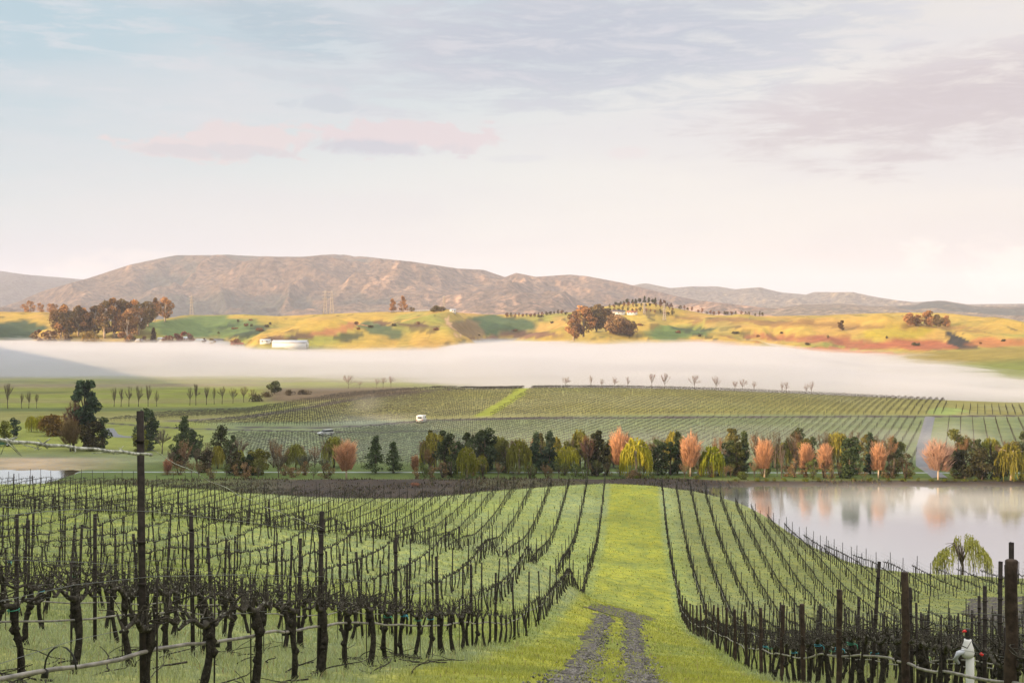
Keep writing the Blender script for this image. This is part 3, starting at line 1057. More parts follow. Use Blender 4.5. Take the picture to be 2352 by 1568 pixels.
VINE_T, VINE_C = [], []
for k in range(9):
    tr, co = vine_parts(100 + k)
    a_, b_ = tr.mesh('trunk', True), co.mesh('cordon', True)
    a_.materials.append(M_bark)
    b_.materials.append(M_cane)
    VINE_T.append(a_)
    VINE_C.append(b_)
for k in range(6):
    tr, co = vine_parts(200 + k, False)
    a_, b_ = tr.mesh('trunk', True), co.mesh('cordon', True)
    a_.materials.append(M_bark)
    b_.materials.append(M_cane)
    VINE_T.append(a_)
    VINE_C.append(b_)
_s = MB()
_s.tube([(0.03, 0.04, -0.1), (0.035, 0.04, 1.25)], 0.008, 5)
STAKE = _s.mesh('stake')
STAKE.materials.append(M_rust)
TIES = []
for mt in (M_tape_b, M_tape_g):
    b = MB()
    aa = np.linspace(0, 8.5, 18)
    Pt = [(0.062 * math.cos(a), 0.062 * math.sin(a), 0.79 + 0.004 * a) for a in aa]
    b.tube(Pt + [(-0.085, 0.08, 0.80), (-0.095, 0.09, 0.74)], [0.005] * 18 + [0.009, 0.005], 4)
    me_ = b.mesh('tie')
    me_.materials.append(mt)
    TIES.append(me_)


def pxof(X, Y):
    return CX + F * X / Y


VEND_R = ([0, 8, 14, 18.7, 22.8, 25, 28, 37, 60], [176, 175, 170, 165, 155, 143, 133, 126, 118])
padc = hit(2345, 1400)
vines = []           # side, row, X, Y
rows_info = []
for side in (-1, 1):
    for k in range(40):
        u = (-4.08 - 2.4 * k) if side < 0 else (3.5 + 1.9 * k)
        ve = 176 if side < 0 else float(np.interp(u, *VEND_R))
        v = 11.0 + (0 if k == 0 else ((k * 0.73) % 1.0) * 1.5)
        v -= 1.5 * 3 if k else 0
        ys = []
        while v < ve:
            X = u + LM * v
            p = pxof(X, v)
            if -70 < p < 2420 and v > 7.5:
                ys.append(v)
                if not (math.hypot(X - padc[0], v - padc[1]) < 9.5 and side > 0) and not (v < 17.3 and 2196 < p < 2272):
                    vines.append((side, k, X, v))
            v += 1.5 if side < 0 else 1.28
        if ys:
            rows_info.append((side, k, u, min(ys), max(ys)))
vines.sort(key=lambda q: q[3])
infr = [q for q in vines if 0 <= pxof(q[2], q[3]) <= 2352]
near_set = set(infr[:300])
near = infr[:300]
rest = [q for q in vines if q not in near_set]

rk = np.random.default_rng(21)
cnt = {}
for (side, k, X, Y) in near:
    key = (side, k)
    cnt[key] = cnt.get(key, 0) + 1
    g = gz(X, Y)
    root = empty('grapevine', (X, Y, g), RZ + (math.pi if rk.random() < 0.5 else 0))
    flip = -1 if abs(root.rotation_euler[2] - RZ) > 1 else 1
    sc_ = rk.uniform(0.92, 1.1)
    root.scale = (rk.uniform(0.9, 1.15), rk.uniform(0.95, 1.05), sc_)
    sd_ = 'left' if side < 0 else 'right'
    row = 'row beside the grass lane' if k == 0 else ordn(k + 1) + ' row out from the grass lane'
    tag(root, 'bare black vine, %s from the viewer, %s-hand %s' % (ordn(cnt[key]), sd_, row), 'grapevine', 'bare grapevines in trellised rows')
    i = int(rk.integers(0, 9)) if Y < 34 else 9 + int(rk.integers(0, 6))
    o = link(bpy.data.objects.new('trunk', VINE_T[i]))
    o.parent = root
    o = link(bpy.data.objects.new('cordon', VINE_C[int(rk.integers(0, 9)) if Y < 34 else 9 + int(rk.integers(0, 6))]))
    o.parent = root
    o.location = (0, 0, 0.84)
    o.rotation_euler = (flip * math.atan(ground_slope(X, Y)), 0, 0)
    o = link(bpy.data.objects.new('stake', STAKE))
    o.parent = root
    if Y < 40 and rk.random() < 0.16:
        o = link(bpy.data.objects.new('tie', TIES[int(rk.integers(0, 2))]))
        o.parent = root

# the remaining vines as one object
lows = []
for k in range(6):
    tr, co = vine_parts(300 + k, False, 1.8)
    st = MB()
    st.tube([(0.04, 0.03, 0.0), (0.04, 0.03, 1.3)], 0.008, 3, caps=False)
    lows.append((tr, co, st))
big = MB()
rX = np.array([q[2] for q in rest])
rY = np.array([q[3] for q in rest])
rG = H(rX, rY)
rS = (H(rX + LM, rY + 1) - H(rX - LM, rY - 1)) / 2
pick = rk.integers(0, 6, len(rest))
cr_, sr_ = math.cos(RZ), math.sin(RZ)
for k in range(6):
    idx = np.nonzero(pick == k)[0]
    if not len(idx):
        continue
    for part, iscord in ((lows[k][0], 0), (lows[k][1], 1), (lows[k][2], 0)):
        V = np.concatenate(part.v)
        m = len(V)
        VV = np.tile(V[None], (len(idx), 1, 1))
        grow = 1 + rY[idx] / 260.0           # keeps nothing but a natural spread of sizes
        VV = VV * rk.uniform(0.9, 1.12, (len(idx), 1, 1))
        if iscord:
            VV[..., 2] += 0.84 + VV[..., 1] * rS[idx][:, None]
        x = VV[..., 0] * cr_ - VV[..., 1] * sr_ + rX[idx][:, None]
        y = VV[..., 0] * sr_ + VV[..., 1] * cr_ + rY[idx][:, None]
        z = VV[..., 2] + rG[idx][:, None]
        A = np.stack([x, y, z], -1).reshape(-1, 3)
        fs = []
        for kk in part.f:
            f = np.concatenate(part.f[kk])
            fs.append((f[None] + (np.arange(len(idx)) * m)[:, None, None]).reshape(-1, kk))
        big.add(A, fs)
o = big.obj('grapevines', M_cane)
tag(o, 'far dark bare grapevines filling the slope down to the lake', 'grapevines', kind='stuff')

# ------------------------------------------------------------------ posts
def steel_post(h, r):
    b = MB()
    b.box((0, 0, h / 2 - 0.2), (r * 2, r * 0.5, h + 0.4))
    b.box((0, r * 0.75, h / 2 - 0.2), (r * 0.5, r * 1.1, h + 0.4))
    for z in (0.92, 1.25, 1.6, h - 0.25):
        b.box((0, -r * 0.4, z), (r * 2.6, r * 0.5, 0.02))
    return b


def wood_post(h, r, seed):
    q = np.random.default_rng(seed)
    b = MB()
    z = np.linspace(-0.2, h, 9)
    P = np.stack([0.006 * q.normal(size=9), 0.006 * q.normal(size=9), z], 1)
    rad = r * q.uniform(0.94, 1.05, 9)
    P = np.concatenate([P, [[P[-1, 0], P[-1, 1], h + 0.012]]])
    rad = np.concatenate([rad, [r * 0.8]])
    b.tube(P, rad, 12)
    return b


SP = steel_post(2.15, 0.030).mesh('vineyard_post')
SP.materials.append(M_rust)
SP2 = steel_post(2.7, 0.029).mesh('vineyard_post')
SP2.materials.append(M_rust)
WP = []
for i in range(4):
    q = wood_post(1.8, 0.050, 40 + i).mesh('vineyard_post', True)
    q.materials.append(M_wood)
    WP.append(q)
posts = []
for side, k, u, v0, v1 in rows_info:
    if k == 0 and side < 0:
        vs = [11.0, 17.05, 22.5, 27.5, 33.1, 38.5] + list(np.arange(44.5, 176, 6.0))
    elif k == 0:
        vs = [12.1, 16.7, 22.2, 26.9, 30.9, 35.9] + list(np.arange(40.6, 176, 4.7))
    else:
        vs = list(np.arange(11 + (k * 2.3) % 6 - 6, v1, 6.0))
    for v in vs:
        X = u + LM * v
        p = pxof(X, v) if v > 1 else 9999
        if v > 9 and v <= v1 + 1 and -10 < p < 2362 and not (side > 0 and math.hypot(X - padc[0], v - padc[1]) < 9.5):
            posts.append((v, side, k, X))
posts.sort()
cnt = {}
pm = MB()
for n_, (v, side, k, X) in enumerate(posts):
    g = gz(X, v)
    wood = side > 0 and k == 0
    ln = rk.normal(0, 0.035, 2)
    if v < 12 and side < 0 and k == 0:
        ln = np.array([0.0, -0.03])
    if n_ < 300:
        key = (side, k)
        cnt[key] = cnt.get(key, 0) + 1
        if wood:
            me_ = WP[n_ % 4]
        else:
            me_ = SP2 if (side < 0 and k == 0 and v < 12) else SP
        o = link(bpy.data.objects.new('vineyard_post', me_))
        o.location = (X - 0.05, v - 0.04, g)
        o.rotation_euler = (ln[0] * (0.4 if v < 25 else 1), ln[1] * (0.4 if v < 25 else 1) , RZ)
        if v < 12.5 and wood:
            o.scale = (1.15, 1.15, 1.0)
        sd_ = 'left' if side < 0 else 'right'
        row = 'row beside the grass lane' if k == 0 else ordn(k + 1) + ' row out from the grass lane'
        mt = 'round brown wooden post' if wood else ('tallest rusty steel post' if (side < 0 and k == 0 and v < 12) else 'rusty steel post')
        tag(o, '%s, %s from the viewer, %s-hand %s' % (mt, ordn(cnt[key]), sd_, row), 'post',
            'wooden posts of the row right of the lane' if wood else 'steel trellis posts in the vine rows')
    else:
        pm.tube([(X, v, g - 0.1), (X + ln[0], v, g + 2.1)], 0.032, 4)
for px_, top_, Y_, h_, lx_, lb_ in ((2323, 1245, 13.6, 2.5, 0.0, 'tall thin steel post directly behind the thickest wooden post at right'),
                                   (2018, 1288, 20.5, 2.4, 0.06, 'leaning thin steel post between two wooden posts at right'),
                                   (2262, 1345, 17.5, 2.2, 0.0, 'thin steel post beside the white pipe riser')):
    o = link(bpy.data.objects.new('vineyard_post', SP))
    x_ = (px_ - CX) / F * Y_
    g = gz(x_, Y_)
    o.location = (x_ - lx_ * 2, Y_, g)
    o.scale = (.85, .85, ((HY - top_) / F * Y_ - g) / 2.15)
    o.rotation_euler = (0, lx_, RZ)
    tag(o, lb_, 'post')
if pm.n:
    tag(pm.obj('vineyard_posts', M_rust), 'far thin trellis posts dotted through the vine rows', 'posts', kind='stuff')

# ------------------------------------------------------------------ wires and hoses, one trellis per row
def along(u, v0, v1, step, h, side_off=0.0, wob=0.0, seed=0):
    v = np.arange(v0, v1 + step, step)
    X = u + LM * v
    Z = H(X, v)
    # the wire runs straight between posts and hardly follows small bumps
    Z = np.convolve(np.pad(Z, 2, mode='edge'), np.ones(5) / 5, mode='valid')
    if wob:
        Z = Z + wob * fbm(v / 1.3, np.full_like(v, seed * 3.3), 77, 3)
        X = X + wob * fbm(v / 1.6, np.full_like(v, seed * 5.1), 78, 3)
    return np.stack([X + side_off, v, Z + h], 1)


for side, k, u, v0, v1 in rows_info:
    b = MB()
    v0_ = max(v0 - 3, 5.0)
    near_row = k < 6
    for h in ((0.90, 1.30, 1.85) if near_row else ((0.90, 1.55) if side < 0 else (0.90, 1.25, 1.6))):
        if side > 0 and k == 0 and h > 1.7:
            continue
        b.tube(along(u, v0_, v1, 1.5 if near_row else 3.0, h, 0.0, 0.02 if near_row else 0, k), 0.0026 if near_row else (0.005 if side < 0 else 0.009), 3, caps=False)
    o = b.obj('trellis_wire', M_wire)
    sd_ = 'left' if side < 0 else 'right'
    row = 'row beside the grass lane' if k == 0 else ordn(k + 1) + ' row out from the grass lane'
    tag(o, 'thin grey trellis wires strung along the %s-hand %s' % (sd_, row), 'wire', 'trellis wires of the vine rows')
    if k < 3:
        b = MB()
        b.tube(along(u, v0_, min(v1, 120), 0.4 if k == 0 else 1.0, 0.66, -0.03, 0.06, k + 2), 0.018 if k == 0 else 0.012, 6)
        hz = b.obj('drip_hose', M_hose, smooth=True)
        tag(hz, 'pale wavy irrigation hose hung low along the %s-hand %s' % (sd_, row), 'hose', 'irrigation hoses under the vines')
        if k == 0 and side < 0:
            for vv in (9.0, 12.9, 15.2, 19.3):
                Pq = along(u, vv, vv + 0.3, 0.4, 0.66, -0.03, 0.06, 2)[0]
                d = MB()
                d.tube([Pq + (0, 0, -0.01), Pq + (0, 0.02, 0.035), Pq + (0, 0.0, 0.05)], [0.026, 0.022, 0.012], 6)
                if vv < 10:
                    tt = np.linspace(0, math.pi, 9)
                    d.tube(np.stack([Pq[0] + 0.11 - 0.11 * np.cos(tt), Pq[1] + 0 * tt, Pq[2] + 0.16 * np.sin(tt) + 0.05], 1), 0.007, 5)
                d.obj('dripper', M_black, hz)

# lichened dead tendril wound along the top wire beside the tall post
b = MB()
tt = np.linspace(0, 1, 60)
v = 8.3 + (11 - 8.3) * tt
X = -4.08 + LM * v
Z = H(X, v) * 0 + np.interp(v, [8.3, 11], [-0.80, -1.19])
wv = 0.004 * np.sin(tt * 40)
b.tube(np.stack([X + wv, v, Z + 0.004 * np.cos(tt * 33)], 1), 0.010 + 0.004 * np.abs(np.sin(tt * 17)), 5)
for q in range(14):
    i = rk.integers(3, 50)
    p0 = np.array([X[i], v[i], Z[i]])
    b.tube([p0, p0 + (rk.normal(0, .03), rk.normal(0, .03), rk.normal(0, .03)), p0 + (rk.normal(0, .06), rk.normal(0, .06), -0.04 + rk.normal(0, .04))], [0.006, 0.004, 0.002], 4)
tag(b.obj('dead_tendril', M_lichen, smooth=True), 'pale lichened dead tendril wound on the top wire beside the tallest post', 'tendril')
b = MB()
v = 11 + (17.05 - 11) * tt
X = -4.08 + LM * v
Z = np.interp(v, [11, 17.05], [-1.15, -2.80]) - 0.05 * np.sin(tt * math.pi)
b.tube(np.stack([X + 0.01 * np.sin(tt * 40), v, Z + 0.008 * np.cos(tt * 40)], 1), 0.0022 + 0.002 * (np.abs(np.sin(tt * 13)) > 0.7), 5)
tag(b.obj('dead_tendril', M_lichen, smooth=True), 'pale dead tendril on the wire sloping right from the tallest post', 'tendril')

# pruned canes lying in the grass beneath the nearest vines
b = MB()
for _ in range(190):
    v = rk.uniform(9, 26)
    u = rk.choice([-4.08, -6.48, 3.5]) + rk.normal(0, 0.45)
    X = u + LM * v
    g = gz(X, v)
    a = rk.uniform(0, 6.28)
    l = rk.uniform(0.25, 0.9)
    q = np.linspace(-0.5, 0.5, 6)
    Pq = np.stack([X + q * l * math.cos(a) + 0.04 * np.sin(q * 7), v + q * l * math.sin(a) + 0.03 * np.cos(q * 9), g + 0.05 + rk.uniform(0, 0.35) * (q + 0.5) * rk.uniform(0.2, 1) + 0 * q], 1)
    b.tube(Pq, np.linspace(0.012, 0.005, 6) * rk.uniform(0.6, 1.2), 4)
tag(b.obj('pruned_canes', M_cane, smooth=True), 'dark pruned canes lying in the grass under the nearest vines', 'prunings', kind='stuff')

# ------------------------------------------------------------------ white riser with valve
xr, yr = (2228 - CX) / F * 17.0, 17.0
gr = gz(xr, yr)
topz = (HY - 1509) / F * 17.0
root = empty('valve_riser', (xr, yr, gr))
tag(root, 'white pipe riser with black valve and red cap among the vines', 'water valve')
hp = topz - gr
b = MB()
b.lathe([(0.0, -0.2), (0.053, -0.2), (0.053, hp), (0.045, hp + 0.01), (0.0, hp + 0.01)], 18)
b.obj('pipe', M_white, root, True)
b = MB()
b.lathe([(0.0, hp), (0.07, hp + 0.01), (0.085, hp + 0.06), (0.075, hp + 0.13), (0.05, hp + 0.2), (0.045, hp + 0.24), (0.0, hp + 0.24)], 16, (-0.03, 0, 0))
b.obj('valve_body', M_hose if False else M_white, root, True)
b = MB()
b.lathe([(0.0, hp + 0.23), (0.03, hp + 0.23), (0.034, hp + 0.29), (0.026, hp + 0.34), (0.03, hp + 0.37), (0.0, hp + 0.38)], 12, (-0.03, 0, 0))
b.tube([(-0.03, 0, hp + 0.26), (0.06, 0, hp + 0.16), (0.13, 0, hp + 0.06)], [0.018, 0.016, 0.014], 8)
b.obj('valve', M_black, root, True)
b = MB()
b.tube([(-0.10, 0, hp + 0.34), (-0.045, 0, hp + 0.345)], [0.016, 0.020], 8)
b.obj('cap', M_red, root, True)
b = MB()
b.tube([(0.13, 0, hp + 0.06), (0.165, 0, hp + 0.03)], [0.016, 0.02], 8)
b.obj('handle', M_red, root, True)
b = MB()
b.tube([(-0.07, -0.03, hp + 0.10), (-0.16, -0.02, hp + 0.06), (-0.19, 0, hp - 0.02), (-0.14, 0.02, hp - 0.08)], [0.03, 0.034, 0.032, 0.02], 8)
b.obj('elbow', M_roofgrey, root, True)

# ================================================================== grass
def grass_patch():
    r = np.random.default_rng(5)
    Xs, Ys, hs, ws = [], [], [], []
    for (y0, y1, dens, hgt, wid) in ((8, 16, 300, 0.13, 0.010), (16, 26, 190, 0.13, 0.015), (26, 40, 90, 0.14, 0.022), (40, 62, 38, 0.15, 0.034), (62, 100, 15, 0.16, 0.055), (100, 178, 5.0, 0.17, 0.09)):
        area = 0.80 * (y1 ** 2 - y0 ** 2) / 2
        n = int(area * dens)
        Y = np.sqrt(r.uniform(y0 ** 2, y1 ** 2, n))
        X = r.uniform(-0.40, 0.40, n) * Y
        u = X - LM * Y
        keep = np.ones(n, bool)
        cl = fbm(X / 0.35, Y / 0.35, 11, 3)
        keep &= (cl > -0.45 + 0.25 * r.normal(size=n))
        # thinner on the wheel tracks
        pxx = CX + F * X / Y
        pyy = HY - F * H(X, Y) / Y
        ontr = (np.abs(pxx - np.interp(pyy, [1412, 1600], [1390, 1290])) < np.interp(pyy, [1412, 1600], [15, 36])) | \
               (np.abs(pxx - np.interp(pyy, [1412, 1600], [1450, 1478])) < np.interp(pyy, [1412, 1600], [16, 40]))
        ontr &= (Y < 82) & (pyy > 1404)
        keep &= ~(ontr & (r.random(n) < 0.93 - 0.6 * sstep(fbm(X / 0.9, Y / 1.6, 19, 4), 0.0, 0.35)))
        ve = np.interp(u, *VEND_R)
        keep &= (u < 3) | (Y < ve + 2)
        keep &= ~((np.hypot(X - padc[0], Y - padc[1]) < 6) & (u > 3))
        X, Y = X[keep], Y[keep]
        n = len(X)
        lane = (np.abs(X - LM * Y + 0.3) < 3.2)
        tuft = 1 + 0.5 * np.clip(fbm(X / 1.3, Y / 1.3, 12, 3), -1, 1)
        Xs.append(X); Ys.append(Y)
        hs.append(hgt * tuft * r.uniform(0.5, 1.3, n) * np.where(lane, 0.7, 1.0))
        ws.append(wid * r.uniform(0.7, 1.3, n))
    X, Y, h, w = map(np.concatenate, (Xs, Ys, hs, ws))
    n = len(X)
    Z = H(X, Y) - 0.01
    a = r.uniform(0, math.pi, n)
    bx, by = np.cos(a) * w / 2, np.sin(a) * w / 2
    lx, ly = r.normal(0, 0.45, n) * h, r.normal(0, 0.45, n) * h
    V = np.empty((n, 5, 3))
    V[:, 0] = np.stack([X - bx, Y - by, Z], 1)
    V[:, 1] = np.stack([X + bx, Y + by, Z], 1)
    V[:, 2] = np.stack([X + bx * .7 + lx * .35, Y + by * .7 + ly * .35, Z + h * 0.6], 1)
    V[:, 3] = np.stack([X - bx * .7 + lx * .35, Y - by * .7 + ly * .35, Z + h * 0.6], 1)
    V[:, 4] = np.stack([X + lx, Y + ly, Z + h * 0.95], 1)
    i = np.arange(n)[:, None] * 5
    q = i + np.array([[0, 1, 2, 3]])
    t = i + np.array([[3, 2, 4]])
    C = ground_colour(X, Y, Z) * r.uniform(0.95, 1.5, (n, 1))
    C[:, 2] *= r.uniform(0.8, 1.3, n)
    dry = r.random(n) < 0.05
    C[dry] = np.array([0.30, 0.25, 0.12])
    me = mesh_from('grass', V.reshape(-1, 3), [q, t], False, np.repeat(C, 5, axis=0))
    me.materials.append(M_grass)
    tag(link(bpy.data.objects.new('grass', me)), 'green grass between the vine rows and down the lane', 'grass', kind='stuff')


grass_patch()

def scrub():
    r = np.random.default_rng(8)
    n = 26000
    X, Y = r.uniform(-100, 75, n), r.uniform(222, 258.5, n)
    Z = H(X, Y)
    m = fbm(X / 7., Y / 4., 700, 4)
    keep = (Z > LAKE_Z - .1) & (m > -0.1 + .2 * r.normal(size=n))
    X, Y, Z, m = X[keep], Y[keep], Z[keep], m[keep]
    n = len(X)
    h = r.uniform(.15, .75, n) * (0.7 + m)
    d = r.normal(0, .35, (n, 2)) * h[:, None]
    w = r.uniform(.05, .16, n)
    a = r.uniform(0, 3.14, n)
    V = np.stack([np.stack([X - np.cos(a) * w, Y - np.sin(a) * w, Z - .05], 1), np.stack([X + np.cos(a) * w, Y + np.sin(a) * w, Z - .05], 1), np.stack([X + d[:, 0], Y + d[:, 1], Z + h], 1)], 1)
    pal = np.array([(.05, .04, .03), (.09, .07, .045), (.06, .07, .03), (.13, .10, .06), (.035, .03, .025)])
    C = pal[r.integers(0, 5, n)] * r.uniform(.7, 1.3, (n, 1))
    me = mesh_from('bank_scrub', V.reshape(-1, 3), [np.arange(n * 3).reshape(-1, 3)], False, np.repeat(C, 3, axis=0))
    me.materials.append(M_leaf)
    tag(link(bpy.data.objects.new('bank_scrub', me)), 'dead brown weeds on the dark bank between lake and pond', 'weeds', kind='stuff')


scrub()

# ================================================================== far vineyard plots
def plot(name, label, test, y0, y1, x0, x1, m, rowsp=2.5, sp=1.6, seed=0):
    r = np.random.default_rng(seed)
    # rows run towards +Y with X = u + m*Y
    us = np.arange(x0 - m * y1, x1 - m * y0, rowsp)
    vs = np.arange(y0, y1, sp)
    U, Vv = np.meshgrid(us, vs)
    X = (U + m * Vv).ravel() + r.normal(0, 0.05, U.size)
    Y = Vv.ravel() + r.normal(0, 0.12, U.size)
    Z = H(X, Y)
    ok = (X > x0) & (X < x1) & (r.random(X.size) > 0.04)
    px, py = CX + F * X / Y, HY - F * Z / Y
    ok &= (px > -30) & (px < 2380) & test(px, py, X, Y)
    X, Y, Z = X[ok], Y[ok], Z[ok]
    n = len(X)
    h = r.uniform(0.95, 1.25, n)
    dv = np.array([m, 1.0]) / math.hypot(m, 1)
    a = r.uniform(0, 2, n)
    V = np.empty((n, 12, 3))
    for k in range(3):
        ang = a + k * 2.094
        V[:, k] = np.stack([X + 0.045 * np.cos(ang), Y + 0.045 * np.sin(ang), Z], 1)
        V[:, 3 + k] = np.stack([X + 0.03 * np.cos(ang), Y + 0.03 * np.sin(ang), Z + h], 1)
    # cordon: a thin three-sided bar along the row
    L = 0.75
    for e, s in ((6, -1), (9, 1)):
        V[:, e] = np.stack([X + s * L * dv[0] - 0.04 * dv[1], Y + s * L * dv[1] + 0.04 * dv[0], Z + h * 0.78], 1)
        V[:, e + 1] = np.stack([X + s * L * dv[0] + 0.04 * dv[1], Y + s * L * dv[1] - 0.04 * dv[0], Z + h * 0.78], 1)
        V[:, e + 2] = np.stack([X + s * L * dv[0], Y + s * L * dv[1], Z + h * (0.86 + 0.12 * r.random(n))], 1)
    i = np.arange(n)[:, None] * 12
    fs = [i + np.array([[k, (k + 1) % 3, 3 + (k + 1) % 3, 3 + k]]) for k in range(3)]
    fs += [i + np.array([[6 + k, 6 + (k + 1) % 3, 9 + (k + 1) % 3, 9 + k]]) for k in range(3)]
    me = mesh_from(name, V.reshape(-1, 3), fs)
    me.materials.append(M_farvine)
    tag(link(bpy.data.objects.new(name, me)), label, 'vineyard', kind='stuff')
    return n


def t_valley(px, py, X, Y):
    top = np.interp(px, [0, 740, 870, 980, 1200, 1500, 2352], [1000, 995, 980, 969, 963, 962, 959])
    left = np.interp(py, [960, 1000, 1040, 1100], [760, 520, 560, 600])
    return (py > top) & (Y > 286) & (px > left) & (px < 2118 - (py - 960) * 0.16)


def t_knoll(px, py, X, Y):
    bot = np.interp(px, [0, 560, 740, 870, 980, 1200, 1500, 2352], [975, 977, 979, 971, 962, 956, 955, 952])
    left = np.interp(py, [880, 893, 906, 922, 944, 958, 975], [1240, 1040, 880, 760, 640, 560, 400])
    strip = np.abs(px - np.interp(py, [883, 905, 930, 955], [1228, 1190, 1150, 1110])) > np.interp(py, [883, 955], [8, 13])
    return (py < bot) & (px > left + 12) & strip & (Y < 640) & (px < np.interp(py, [930, 955], [2175, 2160]))


def t_upper(px, py, X, Y):
    hi = np.interp(px, [250, 400, 560, 660, 780, 900, 1060, 1240], [965, 948, 942, 926, 906, 897, 888, 881])
    lo = np.interp(px, [250, 400, 560, 660, 780, 900, 1060, 1240], [968, 962, 955, 940, 918, 903, 891, 882])
    return (py > hi) & (py < lo) & (Y < 640)


def t_right(px, py, X, Y):
    return (px > np.interp(py, [955, 1060], [2160, 2152])) & (py > 961) & (Y > 286)


def t_right2(px, py, X, Y):
    return (px > 2195) & (py < 953) & (py > 932) & (Y < 560)


def t_lowleft(px, py, X, Y):
    return (px > 250) & (px < np.interp(py, [975, 995], [620, 860])) & (py < np.interp(px, [250, 600, 860], [971, 986, 991])) & (py > np.interp(px, [250, 400, 560, 860], [968, 970, 980, 978])) & (Y < 520)


plot('vineyard', 'frosted green vineyard plot on the valley floor behind the tree line', t_valley, 286, 440, -120, 200, 0.36, seed=1)
plot('vineyard', 'olive green vineyard plot covering the low knoll before the mist', t_knoll, 400, 620, -140, 220, 0.36, seed=2)
plot('vineyard', 'narrow vineyard strip left of the brown headland track on the knoll', t_upper, 420, 620, -150, 60, 0.36, seed=3)
plot('vineyard', 'vineyard plot of straight dark rows right of the grey road', t_right, 286, 440, 90, 190, 0.345, 3.6, 1.3, seed=4)
plot('vineyard', 'vineyard plot below the mist, beyond the dirt road on the right', t_right2, 400, 560, 120, 230, 0.36, seed=5)

# ================================================================== trees
def basis(n, r):
    d = r.normal(size=(n, 3))
    d /= np.linalg.norm(d, axis=1)[:, None]
    e = r.normal(size=(n, 3))
    e -= (e * d).sum(1)[:, None] * d
    e /= np.linalg.norm(e, axis=1)[:, None]
    return d, e


def leaf_cards(b, C, size, col, r, jit=0.35, asp=1.5):
    n = len(C)
    d, e = basis(n, r)
    s = (size * r.uniform(0.6, 1.4, n))[:, None]
    V = np.stack([C - d * s * asp / 2 - e * s / 2 * .5, C - d * s * .1 + e * s / 2, C + d * s * asp / 2 + e * s * .15, C + d * s * .1 - e * s / 2], 1)
    i = np.arange(n)[:, None] * 4
    cc = np.array(col) * r.uniform(1 - jit, 1 + jit, (n, 1)) if np.ndim(col) == 1 else np.asarray(col) * r.uniform(1 - jit, 1 + jit, (n, 1))
    b.add(V.reshape(-1, 3), [i + np.array([[0, 1, 2, 3]])], np.repeat(cc, 4, axis=0))


def slivers(b, P0, P1, w, col, r, jit=0.25):
    """thin three-sided twigs"""
    n = len(P0)
    d = P1 - P0
    s = np.cross(d, r.normal(size=(n, 3)))
    s /= np.linalg.norm(s, axis=1)[:, None] + 1e-9
    t = np.cross(d, s)
    t /= np.linalg.norm(t, axis=1)[:, None] + 1e-9
    w = np.broadcast_to(w, (n,))[:, None]
    V = np.stack([P0 + s * w, P0 - s * w * .5 + t * w * .87, P0 - s * w * .5 - t * w * .87, P1], 1)
    i = np.arange(n)[:, None] * 4
    cc = np.asarray(col) * r.uniform(1 - jit, 1 + jit, (n, 1))
    b.add(V.reshape(-1, 3), [i + np.array([[0, 1, 3]]), i + np.array([[1, 2, 3]]), i + np.array([[2, 0, 3]])], np.repeat(cc, 4, axis=0))


